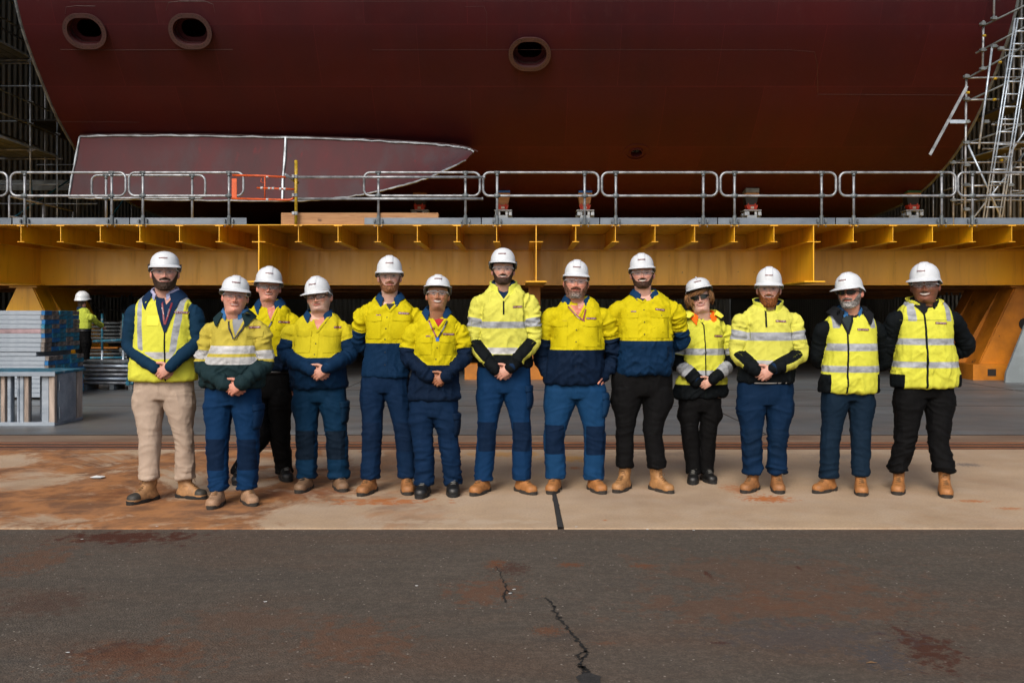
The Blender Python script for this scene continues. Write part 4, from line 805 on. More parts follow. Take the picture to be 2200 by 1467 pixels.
def head_grid(f):
    NU, NV = 144, 120; t = np.linspace(0, 1, NV); z = np.concatenate([np.linspace(-.17, -.02, 12)[:-1], np.linspace(-.02, .16, NV-30), np.linspace(.16, .231, 20)[1:]]); H = np.array([[np.interp(a, HP[:, 0], HP[:, k]) for k in range(5)] for a in z])
    k = np.array([.25, .5, .25]); 
    for _ in range(3): H[1:-1, 1:] = (H[:-2, 1:]+2*H[1:-1, 1:]+H[2:, 1:])/4
    u = np.linspace(-1, 1, NU, endpoint=False); ph = np.pi*(np.abs(u)**1.45)*np.sign(u)
    Z = np.repeat(z[:, None], NU, 1); PH = np.repeat(ph[None], len(z), 0); cs = np.cos(PH); sn = np.sin(PH)
    w = H[:, 3:4]; p = H[:, 4:5]; X = w*np.sign(sn)*np.abs(sn)**np.where(cs > 0, p, .95); Y = np.where(cs > 0, -H[:, 1:2]*np.abs(cs)**.92, H[:, 2:3]*np.abs(cs))
    jaw = f.get('jaw', 1.); X = X*(1+(jaw-1)*np.exp(-((Z-.03)/.045)**2)); X = X*(1+(f.get('fat', 0)*.5)*np.exp(-((Z-.04)/.06)**2)); 
    fr = np.clip(cs*1.6, 0, 1); ax = np.abs(X); sm = f.get('smile', .5); d = 0
    nz = f.get('nose', 1.)*1.18
    d = d+nz*(.021*g2(X, Z, 0, .076, .0105, .011)+.010*g2(ax, Z, .013, .073, .006, .007)+.012*g2(X, Z, 0, .092, .008, .014)+.008*g2(X, Z, 0, .108, .0065, .014)-.006*g2(X, Z, 0, .128, .009, .008))
    d = d-.0135*g2(ax, Z, .030, .114, .015, .010)+.0055*g2(ax, Z, .032, .1135, .0085, .0065)+.0045*g2(ax, Z, .028, .133, .018, .006)
    d = d+(.006+.004*sm)*g2(ax, Z, .042, .086, .016, .016)-.004*g2(ax, Z, .034, .058, .010, .022)*1.0
    mz = .0495+sm*.0045*(ax/.024)**2; mw = .0225+.0100*sm
    d = d+.0045*np.exp(-((Z-mz-.006)/.0045)**2-(ax/mw)**4)+.0055*np.exp(-((Z-mz+.007)/.005)**2-(ax/(mw*.85))**4)-.004*np.exp(-((Z-mz)/.0022)**2-(ax/mw)**4)
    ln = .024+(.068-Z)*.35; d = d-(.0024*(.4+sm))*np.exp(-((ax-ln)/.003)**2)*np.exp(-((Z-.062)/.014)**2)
    d = d+.005*g2(X, Z, 0, .012, .015, .011)-.004*g2(X, Z, 0, .031, .02, .006)
    Y = Y-d*fr; age = f.get('age', 0)
    if age: Y = Y+fr*age*.0012*np.sin(Z*900)*np.exp(-((Z-.155)/.016)**2)
    # colour
    sk = np.array(f['skin']); col = np.ones(Z.shape+(3,))*sk; blend = lambda c, k: col*(1-k[..., None])+np.array(c)*k[..., None]
    ft = (cs > .1)*1.
    pink = np.array(f.get('pink', (sk[0]*1.02, sk[1]*.70, sk[2]*.66)))
    col = blend(pink, ft*.75*np.clip(g2(ax, Z, .042, .085, .018, .018)+g2(X, Z, 0, .078, .014, .012)+.6*g2(X, Z, 0, .012, .02, .015), 0, 1))
    col = blend(sk*.62, ft*.55*np.clip(g2(ax, Z, .03, .100, .014, .0045), 0, 1)); col = blend(sk*.5, ft*.55*np.exp(-((ax-ln)/.0022)**2)*np.exp(-((Z-.064)/.013)**2))  # shade under the eyes and in the smile folds, painted into the skin colour
    br = np.array(f.get('brow', (.05, .03, .02))); bz = .1325+.002*np.sin(np.clip((ax-.012)/.036, 0, 1)*np.pi); col = blend(br, ft*f.get('browk', .9)*np.clip(1.5*np.exp(-((Z-bz)/.0042)**2), 0, 1)*((ax > .011) & (ax < .048)))
    eo = 1-((ax-.032)/.0135)**2; ez = .1135; eh = f.get('eye', .0042)*np.clip(eo, 0, 1)**.6; inside = np.clip((eh-np.abs(Z-ez))/.0012+.5, 0, 1)*(eo > 0)
    lid = np.exp(-((Z-ez-eh-.0012)/.0016)**2)*(eo > -.25)+.6*np.exp(-((Z-ez+eh+.0008)/.0012)**2)*(eo > -.1); col = blend(sk*.12, ft*np.clip(lid, 0, 1))
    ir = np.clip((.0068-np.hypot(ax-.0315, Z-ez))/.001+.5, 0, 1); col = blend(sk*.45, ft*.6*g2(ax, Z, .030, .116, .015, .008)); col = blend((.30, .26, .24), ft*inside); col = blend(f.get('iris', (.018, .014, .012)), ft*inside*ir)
    col = blend(sk*.18, ft*np.clip(1.3*g2(ax, Z, .0075, .0655, .0035, .0022), 0, 1))
    lipk = np.clip(1.6*np.exp(-((Z-mz-.0045)/.004)**2-(ax/mw)**6), 0, 1)+np.clip(1.6*np.exp(-((Z-mz+.0055)/.0045)**2-(ax/(mw*.9))**6), 0, 1)
    # beard shade
    be = f.get('beard', 0); bc = np.array(f.get('bcol', (.03, .018, .012)))
    cheek = .041+np.clip((ax-.028)/.043, 0, 1)**1.7*.062
    bm_ = np.clip((cheek-Z)/.007+.5, 0, 1)*np.clip((Z+.022-13*np.clip(ax-.012, 0, 1)**2*(cs > 0)-.018*(cs <= 0))/.012, 0, 1)*np.clip((cs+.02)/.1, 0, 1); mus = np.clip(1.3*np.exp(-((Z-.0615+.22*np.clip(ax-.006, 0, 1))/.0062)**2), 0, 1)*(ax < .033); bm_ = np.clip(np.maximum(bm_, mus), 0, 1)
    mouthhole = np.exp(-((Z-mz+.0015)/.0072)**2-(ax/(mw*.92))**6); bm_ = bm_*(1-np.clip(1.4*mouthhole, 0, 1)); 
    if be == 'goatee': bm_ = bm_*np.clip(1.25-.9*np.clip((ax-.030)/.012, 0, 1)*(Z > -.0), .25, 1)
    if be == 'mous': bm_ = np.clip(mus*1.1, 0, 1)*(1-np.clip(1.4*mouthhole, 0, 1))+.5*np.exp(-((Z-.03)/.006)**2-(X/.010)**2)
    if be: col = blend(bc, np.clip(bm_*f.get('bk', .85), 0, 1))
    elif f.get('stub'): col = blend(f['stub'], bm_*.35)
    col = blend(f.get('lip', (sk[0]*.8, sk[1]*.42, sk[2]*.42)), ft*np.clip(lipk, 0, 1)*.85)
    te = f.get('teeth', 0); tw = np.sqrt(np.clip(1-(ax/(mw*.86))**2, 0, 1)); mh = np.clip((te*tw-np.abs(Z-mz-.0006))/.0012+.5, 0, 1)*(tw > 0) if te else 0*Z
    col = blend((.03, .01, .01), np.clip(np.exp(-((Z-mz)/.0016)**2-(ax/(mw*1.02))**8)*1.3, 0, 1)*ft*.9)
    if te: col = blend((.05, .01, .01), ft*np.clip((te*1.35*np.sqrt(np.clip(1-(ax/(mw*.98))**2, 0, 1))-np.abs(Z-mz))/.001+.5, 0, 1)*(ax < mw*.98)); col = blend((.68, .65, .6), ft*mh)
    hc = np.array(f.get('hair', (.03, .02, .015))); hk = np.clip((Z-.10)/.006, 0, 1)*np.clip((-cs+.42)/.08, 0, 1); hk = np.maximum(hk, np.clip((Z-.168)/.004, 0, 1)); hk = np.maximum(hk, np.clip((Z-.03)/.02, 0, 1)*np.clip((-cs-.55)/.1, 0, 1)); col = blend(hc, hk*f.get('hairk', .9))
    up = np.clip(Z-.148, 0, 1); X = X*(1-.9*up); Y = Y*(1-.9*up); Z2 = Z-.38*up; V = np.stack([X, Y, Z2], -1); n1, n2 = Z.shape
    Fc = [(i*n2+k, i*n2+(k+1) % n2, (i+1)*n2+(k+1) % n2, (i+1)*n2+k) for i in range(n1-1) for k in range(n2)]
    return V.reshape(-1, 3), Fc, col.reshape(-1, 3), bm_.reshape(-1), hk.reshape(-1), (n1, n2)
def ear(sd, c):
    V = []; Fc = []; nu, nv = 12, 16
    for i in range(nu+1):
        for k in range(nv):
            th = math.pi*i/nu; ph = 2*math.pi*k/nv; x = math.cos(th); y = math.sin(th)*math.cos(ph); z = math.sin(th)*math.sin(ph)
            dent = .5*math.exp(-((y+.1)**2+(z-.1)**2)/.25) if x > 0 else 0
            V.append((sd*(.077+.011*(x-dent)+.008*(y > 0)*y), .012+.016*y+.006*z, .098+.031*z*(1+.0*y)-.004*(z < 0)*y))
    for i in range(nu):
        for k in range(nv): Fc.append((i*nv+k, i*nv+(k+1) % nv, (i+1)*nv+(k+1) % nv, (i+1)*nv+k))
    return V, Fc
# ---- hand ------------------------------------------------------
def hand(Wp, d, n, t, curl=.5, sc=1., thumb=(.55, .85, .1), spread=.11):
    """wrist point, finger direction, back-of-hand normal, thumb-side direction"""
    d = Vector(d).normalized(); n = Vector(n); n = (n-d*n.dot(d)).normalized(); t = Vector(t); t = (t-d*t.dot(d)-n*t.dot(n)).normalized(); Wp = Vector(Wp); parts = []
    rings = [(-.05, .027, .021), (-.01, .028, .020), (.02, .036, .019), (.05, .041, .017), (.078, .042, .015), (.092, .039, .0115)]; V = []; seg = 20
    for s, a, b in rings:
        for k in range(seg):
            q = 2*math.pi*k/seg; V.append(Wp+(d*s+t*(math.cos(q)*a)+n*(math.sin(q)*b))*sc)
    m = len(rings); parts.append((V, [(i*seg+k, i*seg+(k+1) % seg, (i+1)*seg+(k+1) % seg, (i+1)*seg+k) for i in range(m-1) for k in range(seg)]+[tuple(range(seg-1, -1, -1)), tuple((m-1)*seg+k for k in range(seg))]))
    for j, (o_, L, r) in enumerate(((.030, (.040, .024, .019), .0104), (.0105, (.044, .028, .020), .0107), (-.010, (.040, .026, .019), .0101), (-.029, (.031, .020, .017), .0090))):
        p = Wp+(d*.084+t*o_+n*.001)*sc; a = (1.5-j)*spread; dd = d*math.cos(a)+t*math.sin(a); m_ = n.copy(); P = [p-dd*.02*sc, p]; c = curl*(1+.08*j)
        for k, l in enumerate(L):
            ang = c*(.75 if k == 0 else .9); dd, m_ = (dd*math.cos(ang)-m_*math.sin(ang)).normalized(), (m_*math.cos(ang)+dd*math.sin(ang)).normalized()
            p = p+dd*l*sc; P.append(p)
        parts.append(limb(P, [r*sc, r*1.05*sc, r*.98*sc, r*.92*sc, r*.82*sc], 12, 10))
    th = (d*thumb[0]+t*thumb[1]-n*thumb[2]).normalized(); p0 = Wp+(d*.018+t*.024-n*.004)*sc; p1 = p0+th*.042*sc; th2 = (th*.8+d*.55).normalized(); p2 = p1+th2*.033*sc; p3 = p2+(th2*.9+d*.2).normalized()*.026*sc
    parts.append(limb([p0, p1, p2, p3], [.0145*sc, .0125*sc, .0108*sc, .009*sc], 10, 10)); return parts
# ---- boots -----------------------------------------------------
def boot_arrays(top):
    f = vloft([(0, -.055, .018, .047, .138), (0, -.055, .035, .0495, .142), (0, -.054, .052, .0485, .135), (0, -.042, .070, .044, .112), (0, -.022, .088, .0405, .086), (0, -.004, .108, .0405, .070), (0, .008, .128, .042, .060), (0, .012, top-.02, .045, .059), (0, .012, top, .047, .061)], 30, 28)
    toe = vloft([(0, -.138, .018, .049, .056), (0, -.138, .045, .050, .056), (0, -.136, .066, .041, .045), (0, -.133, .076, .018, .02)], 12, 20); P, N, Fc = remesh([f, toe], .0055, 3)
    P = P+N*(.0016*(ridge(P*[40, 40, 55])-.4)*((P[:, 1] > -.10)))[:, None]; return P, Fc
BOOT = {}
def sole_arrays():
    a = np.linspace(0, 2*np.pi, 44, endpoint=False); V = []
    for z in (0, .004, .022, .027):
        for q in a:
            y = -.055-math.cos(q)*.150; wd = .0545-.010*math.exp(-((y+.01)/.035)**2); x = math.copysign(abs(math.sin(q))**.75, math.sin(q))*wd
            zz = z+(.012*math.exp(-((y+.005)/.022)**2) if z < .01 else 0); V.append((x*(1 if 0 < z < .025 else .97), y, zz))
    n = len(a); return V, [(i*n+k, i*n+(k+1) % n, (i+1)*n+(k+1) % n, (i+1)*n+k) for i in range(3) for k in range(n)]+[tuple(range(n-1, -1, -1)), tuple(3*n+k for k in range(n))]
SOLE = sole_arrays()
def leather(name, c, cap=None, rough=.6, spec=.4):
    m = NT(name); n = m.noise(14, 5, .65); col = m.mix(m.ramp(n, .35, .7), c, dk(c, .55)); n2 = m.noise(35, 4, .6, off=(2, 2, 2)); col = m.mix(m.ramp(n2, .55, .7, 0, .4), col, dk(c, 1.5))
    if cap:
        s = m.n('ShaderNodeSeparateXYZ'); m.l(m.co(), s.inputs[0]); k = m.math('MULTIPLY', m.ramp(s.outputs['Y'], -.124, -.127), m.ramp(s.outputs['Z'], .034, .037)); col = m.mix(k, col, cap)
    m.col(col); m.rough(rough); m.b.inputs['Specular IOR Level'].default_value = spec; m.bump(n, .25, .004); return m.m
LE = {'tan': leather('tan_leather', (.29, .125, .042)), 'wheat': leather('wheat_leather', (.36, .18, .066)), 'tancap': leather('wheat_leather_black_toe', (.33, .175, .075), (.028, .026, .022)), 'orange': leather('orange_tan_leather', (.35, .145, .042)), 'brown': leather('dusty_brown_leather', (.19, .11, .06)), 'pale': leather('scuffed_pale_leather', (.32, .19, .11)), 'black': leather('black_leather', (.009, .009, .009), rough=.45)}
LACE = mk('boot_lace', (.20, .10, .035), .8); LACEG = mk('grey_lace', (.16, .16, .15), .8); LACEB = mk('black_lace', (.012, .012, .012), .8)
def boot(parent, A, ang, kind, high, sc, name='boot'):
    top = .205 if high == 2 else .172 if high else .145
    if top not in BOOT: BOOT[top] = boot_arrays(top)
    P, Fc = BOOT[top]; o = link(name, P, Fc, LE[kind], parent, True); o.location = A; o.rotation_euler = (0, 0, ang); o.scale = (sc,)*3
    s = link('sole', SOLE[0], SOLE[1], M['sole_black' if kind in ('black', 'tancap') else 'sole'], o, True); s.data.set_sharp_from_angle(angle=R(40))
    su = Surf(P, Fc); m = MB(); b = su.b
    for i in range(5 if not high else 7):
        y = -.092+.0135*i; zz = []
        for x in (-.021, -.007, .007, .021):
            h = b.ray_cast(Vector((x, -.3+.0, 0)), Vector((0, 0, 1))); q = b.find_nearest(Vector((x, y-.02, .09+.016*i)))
            zz.append(q[0]+q[1]*.003)
        m.tube(zz, .0024, 6)
        if i < 5: m.tube([zz[0], zz[3]+Vector((0, .010, .011))], .0022, 6)
    for sx in (-1, 1): q = b.find_nearest(Vector((0, -.07, .15)))[0]; m.tube([q, q+Vector((sx*.022, -.014, .004)), q+Vector((sx*.030, -.020, -.022))], .0022, 6)
    m.build('laces', LACEB if kind == 'brown' else LACEG if kind == 'black' else LACE, o, True)
    return o
# ---- helmet ----------------------------------------------------
def ss(x, a, b): t = np.clip((x-a)/(b-a), 0, 1); return t*t*(3-2*t)
def helmet(parent, M4, a, L, h, text=1, style=0, blk=False, peak=.045):
    NU = 96; U = np.linspace(0, 2*np.pi, NU, endpoint=False); rows = []
    def dome(v, k=1., off=0):
        th = v*np.pi/2; r = math.sin(th)**.92; z = h*max(0, math.cos(th))**.86
        x = np.sin(U)*(a*k)*r; y = -np.cos(U)*L*k*r
        if k == 1.:
            if style == 0: w = ss(np.abs(x), .030, .026)*ss(np.array([z/h]*NU), .12, .3)*(1 if True else 0); z2 = w*.006; ex = 1+w*.03; y = y*ex; z = z+z2
            elif style == 1: w = ss(np.abs(x), .007, .003)*ss(-y, -.09, .02)*ss(np.array([z/h]*NU), .3, .6); z = z+w*.011
        return np.stack([x, y, np.broadcast_to(z, NU)], 1)
    for v in np.linspace(.03, 1, 26): rows.append(dome(v))
    f = ss(np.cos(U), .25, .85); bk = ss(-np.cos(U), -.55, .5); base = rows[-1]
    dirs = np.stack([np.sin(U), -np.cos(U)*1.0, 0*U], 1); ext = .011+peak*f+.005*bk
    for t, dz in ((.25, -.002), (.6, -.006), (1, -.011)): q = base+dirs*(ext*t)[:, None]; q[:, 2] += dz*(.7+.8*f)-.034*bk*t-.004*t; rows.append(q)
    q = rows[-1].copy(); q[:, 2] -= .0045; rows.append(q)
    q = base+dirs*(ext*.9)[:, None]; q[:, 2] += -.0155*(.7+.6*f)-.034*bk*.9; rows.append(q); q = base*.965; q[:, 2] = -.012-.02*bk; rows.append(q); nin = len(rows)
    for v in (.95, .8, .6, .35, .1): rows.append(dome(v, .955))
    V = np.vstack(rows+[np.array([[0, 0, h+(.006 if style == 0 else .011 if style == 1 else 0)], [0, 0, h*.955]])]); n = len(rows); Fc = [(i*NU+k, i*NU+(k+1) % NU, (i+1)*NU+(k+1) % NU, (i+1)*NU+k) for i in range(n-1) for k in range(NU)]; mi = [1 if i >= nin-2 else 0 for i in range(n-1) for k in range(NU)]
    T = len(V)-2; Fc += [(T, (k+1) % NU, k) for k in range(NU)]+[(T+1, (n-1)*NU+k, (n-1)*NU+(k+1) % NU) for k in range(NU)]; mi += [0]*NU+[1]*NU
    o = link('hard_hat', V, Fc, [M['helmet'], M['helmet_in']], parent, True, mi); o.matrix_local = M4; o.data.set_sharp_from_angle(angle=R(48))
    m = MB(); m.tube([(math.sin(q)*a*.84, -math.cos(q)*L*.80, -.004-.016*max(0, -math.cos(q))) for q in np.linspace(0, 2*math.pi, 33)[:-1]], .0105, 6, closed=True); m.build('headband', M['black_plastic'], o, True)
    if blk:
        m = MB(); 
        for s in (-1, 1): m.bbox(s*(a+.008)-.008, s*(a+.008)+.008, -.02, .035, -.026, .008)
        m.build('attachment_clip', M['black_plastic'], o)
    if text:
        su = Surf(V, Fc); bx = .0 if text == 1 else text; badge(su, bx, h*.46, .060, .0095, 0, o, 'company_sticker')
    return o
# ---- collars ---------------------------------------------------
def collar(parent, c, r, h, fold, gap, mat, name='collar', z0=0., tilt=.03, point=.04, flare=.026, ov=1.0, up=0, roll=0):
    """c: neck centre; stands up h, folds over by 'fold'; gap is the half opening angle at the front"""
    n = 44; V = []; ph = np.linspace(gap, 2*math.pi-gap, n)
    for i, q in enumerate(ph):
        e = min(q-gap, 2*math.pi-gap-q); pt = math.exp(-(e/.34)**2); cz = c[2]+z0-tilt*math.cos(q)*1.0-(tilt*.5 if abs(math.cos(q)) > .8 and math.cos(q) > 0 else 0)
        R_ = lambda rr, z: (c[0]+rr*ov*math.sin(q)*1.04, c[1]-rr*math.cos(q), z)
        hh = h*(1-.35*pt) if fold else h*(1-.12*pt)
        if fold:
            fl = fold+point*pt; V += [R_(r, cz), R_(r+.003, cz+hh), R_(r+.009, cz+hh+.002), R_(r+.012+flare*.55, cz+hh-fl*.5), R_(r+.012+flare, cz+hh-fl), R_(r+.007+flare, cz+hh-fl), R_(r+.009, cz+hh-.012)]
        elif roll: V += [(c[0]+(r+roll*(.5+.5*min(1, e/.5))*math.cos(w_))*math.sin(q), c[1]-(r+roll*(.5+.5*min(1, e/.5))*math.cos(w_))*math.cos(q), cz+h+roll*.85*(.45+.55*min(1, e/.5))*math.sin(w_)*(1+.12*math.sin(q*9))) for w_ in np.linspace(0, 5.4, 7)]
        else: V += [R_(r, cz-.01), R_(r+.004+flare*.3, cz+hh*.6), R_(r+.002+flare*.5, cz+hh), R_(r+.009+flare*.5, cz+hh+.001), R_(r+.012+flare*.3, cz+hh*.6), R_(r+.014, cz+.0), R_(r+.020, cz-.025)]
    k = 7; Fc = [(i*k+j, i*k+(j+1) % k, (i+1)*k+(j+1) % k, (i+1)*k+j) for i in range(n-1) for j in range(k)]+[tuple(range(k-1, -1, -1)), tuple((n-1)*k+j for j in range(k))]
    o = link(name, V, Fc, mat, parent, True); o.data.set_sharp_from_angle(angle=R(60)); return o

# ---- one person ------------------------------------------------
def fold(P, N, amp, f, seed): return P+N*((ridge(P*np.array(f)+seed)-.38)*amp)[:, None]
def person(q):
    D0 = gd(q['hy'])-.07; X0 = (q['eye'][0]*.0+(q['sh'][0]+q['sh'][2])/2-VX)/F*D0; b = q.get('b', 1.); seed = q['sh'][0]*.37
    rot = q.get('rot', 0)
    def J(x, y, dy=0.):
        D = D0+dy; v = Vector(((x-VX)/F*D-X0, dy, CH+(VY-y)/F*D)); return v
    sc = D0/F; fs = -.14; zf = lambda y: CH+(VY-y)/F*(D0+fs); xf = lambda x: (x-VX)/F*(D0+fs)-X0
    SL, SR = J(q['sh'][0], q['sh'][1]), J(q['sh'][2], q['sh'][3]); zs = (SL.z+SR.z)/2+.016; cx = (SL.x+SR.x)/2; shj = (SR.x-SL.x)/2
    hemy, hx0, hx1 = q['hem']; zh = zf(hemy); hw = (hx1-hx0)/2*sc; hcx = J((hx0+hx1)/2, hemy).x
    py_, p0, p1 = q['hip']; zp = J(0, py_).z; pw = (p1-p0)/2*sc; pcx = J((p0+p1)/2, py_).x; zc = J(0, q['cr']).z+.02
    bel = q.get('belly', 0.); ry = .120*b
    bodyY = -(ry+bel*1.4)            # front of the belly
    # arms
    ey, cy_ = q['eye'][1], q['chin']
    hdy = bodyY-.052; arms = []; hands = []
    mode = q['arms']
    for i, s in ((0, SL), (1, SR)):
        e = q['el'][i]; md = mode if isinstance(mode, str) else mode[i]
        if md == 'clasp':
            H = J(q['hc'][0], q['hc'][1], hdy)
            if i == 1: w = H+Vector((.058, .006, .030)); hands.append(hand(w, (-.84, -.06, -.50), (-.05, -1, .12), (-.35, 0, 1), .62, q.get('hs', .98)))
            else: w = H+Vector((-.066, .030, .020)); hands.append(hand(w, (.86, -.02, -.48), (0, -1, 0), (.4, 0, 1), .55, q.get('hs', .98)*.97, (.7, .5, .3), .02))
            E = J(e[0], e[1], e[2] if len(e) > 2 else -.02)
            mid = E.lerp(w, .5)+Vector((0, -.035, -.004))
        elif md == 'behind':
            E = J(e[0], e[1], e[2] if len(e) > 2 else .09); w = Vector((cx+(.05 if i else -.05), .19*b+.02, E.z-.09)); mid = E.lerp(w, .5)+Vector((0, .03, 0)); hands.append(hand(w, (-.8 if i else .8, .1, -.5), (0, 1, 0), (0, 0, 1), .4, .95))
        elif md == 'pocket':
            E = J(e[0], e[1], .05); w = J(q['wr'][i][0], q['wr'][i][1], -.03); mid = E.lerp(w, .5); hands.append(hand(w, ((-.35 if i else .35), -.15, -1), ((1 if i else -1), -.3, 0), (0, -1, 0), .35, .9))
        else:
            E = J(e[0], e[1], e[2] if len(e) > 2 else 0); w = J(*q['wr'][i]); mid = E.lerp(w, .5); hands.append(hand(w, tuple(w-E), (0, -1, .3), (1 if i else -1, 0, .5), .5, .95))
        S0 = s+Vector((.046 if i == 0 else -.046, .004, -.020)); arms.append([S0, s+Vector((-.002 if i == 0 else .002, .004, -.048)), s.lerp(E, .52)+Vector(((-.006 if i == 0 else .006), .004, -.01)), E, mid, w])
    rr = [.056*b, .064*b, .061*b, .056*b, .051*b, .041]
    rr = [r*q.get('slv', 1.)*(.89 if j < 5 else 1) for j, r in enumerate(rr)]
    # torso rings
    ch = .86*shj; wz = zh+.38*(zs-zh); ww = (hw+ch)/2+q.get('waist', 0)
    secs = [(hcx, 0, zh, hw, ry*1.02+bel*.3), (hcx, -bel*.25, zh+.045, hw*1.0, ry*1.04+bel*.6), (hcx*.5+cx*.5, -bel*.45, wz, ww, ry+bel), (cx, -.008-bel*.2, zs-.19, ch*.985, ry*1.02+bel*.35), (cx, -.005, zs-.11, ch*1.0, ry*.99), (cx, 0, zs-.055, ch*1.0, ry*.92), (cx, .002, zs-.020, ch*.99, ry*.84), (cx, .004, zs+.016, ch*.94, ry*.77), (cx, .007, zs+.046, ch*.83, ry*.71), (cx, .010, zs+.070, ch*.69, ry*.66), (cx, .013, zs+.087, ch*.56, ry*.61), (cx, .016, zs+.099, ch*.44, ry*.56), (cx, .018, zs+.106, .060, .052)]
    root_loc = Vector((X0, D0, 0))
    # ---------- body
    f = q['face']; fw = q['fw']; sx = fw*sc/.158; sz = (cy_-ey)*sc/.1255*f.get('len', 1.)
    yaw, roll, pitch = [R(v) for v in q.get('rotn', (0, 0, 0))]; face_cam = math.atan2(-(X0+J(q['eye'][0], ey, -.1).x), D0) if not rot else 0; yaw += face_cam
    Rm = Matrix.Rotation(yaw, 4, 'Z') @ Matrix.Rotation(roll, 4, 'Y') @ Matrix.Rotation(pitch, 4, 'X'); Sm = Matrix.Diagonal((sx, sx*.97, sz, 1)); HM = Rm @ Sm
    tgt = J(q['eye'][0], ey, -.125); HM.translation = tgt-(HM @ Vector((0, -.1*.97, .1135))); hm = np.array(HM)
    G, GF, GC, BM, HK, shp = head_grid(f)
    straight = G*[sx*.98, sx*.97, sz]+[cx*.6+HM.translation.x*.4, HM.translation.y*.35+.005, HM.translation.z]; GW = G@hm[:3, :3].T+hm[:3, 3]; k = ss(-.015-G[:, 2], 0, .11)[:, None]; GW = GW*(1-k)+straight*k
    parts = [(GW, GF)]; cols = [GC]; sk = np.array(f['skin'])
    for s in (-1, 1):
        v, fc = ear(s, 0); v = np.array(v)@hm[:3, :3].T+hm[:3, 3]; parts.append((v, fc)); cols.append(np.ones((len(v), 3))*sk*[1.02, .78, .74])
    HP_, HN_, HF_ = remesh(hands[0], .0036, 2, .4); cc = np.ones((len(HP_), 3))*sk*[1, .86, .82]; parts.append((HP_, HF_)); cols.append(cc*(1-.18*ridge(HP_*90)[:, None]))
    HP2, HN2, HF2 = remesh(hands[1], .0036, 2, .4); parts.append((HP2, HF2)); cols.append(np.ones((len(HP2), 3))*sk*[1, .86, .82]*(1-.18*ridge(HP2*90)[:, None]))
    legs = []
    for i in (0, 1):
        kx, ky, kw = q['kn'][i]; ax, ay, aw = q['an'][i]; sgn = -1 if i == 0 else 1; ady = gd(q['heel'][i])-.08-D0
        K = J(kx, ky, ady*.5-.015); A = J(ax, ay, ady); legs.append((K, kw/2*sc, A, aw/2*sc, ady, sgn))
    core = [vloft([(s[0], s[1]*.8, s[2], s[3]*.86, s[4]*.84) for s in secs], 30, 24)]
    for K, kr, A, ar, ady, sgn in legs: core.append(vloft([(A.x, A.y, .06, .032, .034), (A.x, A.y, A.z+.03, .036, .038), (A.x*.5+K.x*.5, A.y*.5+K.y*.5, A.z*.5+K.z*.5, kr*.72, kr*.75), (K.x, K.y, K.z, kr*.72, kr*.78), (pcx+sgn*pw*.49, 0, zc-.03, pw*.40, pw*.42), (pcx+sgn*pw*.42, 0, zh+.03, pw*.44, ry*.7)], 26, 18))
    for a in arms: core.append(limb(a, [r*.72 for r in rr[:-1]]+[.026], 18, 12))
    cp, cn, cf = remesh(core, .016, 2); parts.append((cp, cf)); cols.append(np.ones((len(cp), 3))*sk)
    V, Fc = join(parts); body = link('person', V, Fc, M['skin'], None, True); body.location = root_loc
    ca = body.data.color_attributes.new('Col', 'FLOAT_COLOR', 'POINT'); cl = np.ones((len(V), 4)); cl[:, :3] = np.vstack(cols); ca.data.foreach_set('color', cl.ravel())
    tag(body, q['label'], 'person', 'people posing in a row' if not rot else None)
    # ---------- garments
    def garment(name, parts, vox, base, zones=(), amp=.006, fq=(9, 9, 6), it=4, parent=body, **kw):
        P, N, Fc = remesh(parts, vox, it)
        di = [seginfo(P, a) for a in arms]; ra = [np.interp(s, np.linspace(0, s.max()+1e-6, 6), rr) for d, s in di]; r0, r1 = di[0][0]/ra[0], di[1][0]/ra[1]
        WW = [ss(r_, 1.34, 1.10) for r_ in (r0, r1)]; SS = (di[0][1], di[1][1])
        if 'legfold' in kw:
            A = min(l[2].z for l in legs); w = np.exp(-((P[:, 2]-A)/.10)**2); kn = np.exp(-((P[:, 2]-legs[0][0].z)/.12)**2); hp = np.exp(-((P[:, 2]-zc)/.08)**2)
            wq = P+np.stack([0*P[:, 0], 0*P[:, 0], .10*(vn(P*6+seed)-.5)+.25*np.abs(P[:, 0]-pcx)*np.where(P[:, 1] < 0, 1, -1)], 1); P = P+N*((ridge(wq*[6, 6, 19]+seed)-.38)*(.0025+kw['legfold']*(.014*w+.007*kn+.005*hp)))[:, None]+N*((ridge(P*[13, 13, 5]+seed)-.4)*.006)[:, None]
        else:
            wa = np.clip(WW[0]+WW[1], 0, 1); sw = np.where(r0 < r1, di[0][1], di[1][1]); amp = amp*(.35+1.3*vn(P*3.1+seed*2)); P = fold(P, N, amp*(1.15-.5*wa), (10, 10, 5), seed); dg = np.abs(P[:, 0]-cx); tq = np.stack([P[:, 0]*6, P[:, 1]*6, P[:, 2]*15+dg*11], 1); aq = np.stack([P[:, 0]*8, P[:, 1]*8, sw*24+P[:, 1]*7], 1); P = P+N*((ridge(tq+seed+3)-.38)*amp*.8*(1-wa)+(ridge(aq+seed+9)-.38)*amp*1.5*wa)[:, None]; P = P+N*((ridge(P*[22, 22, 14]+seed)-.4)*amp*.35)[:, None]
        o = link(name, P, Fc, None, parent, True)
        for i, z in enumerate(zones):
            sd_ = z[1](P, WW, SS); at = o.data.attributes.new('z%d' % i, 'FLOAT', 'POINT'); at.data.foreach_set('value', np.asarray(sd_, np.float32))
        mt_ = cloth(name+'_cloth', base, [z[0] for z in zones], **{k: v for k, v in kw.items() if k in ('rough', 'dirt', 'wb')}); o.data.materials.append(mt_); ZF[mt_] = [z[1] for z in zones]
        return o, Surf(P, Fc), P
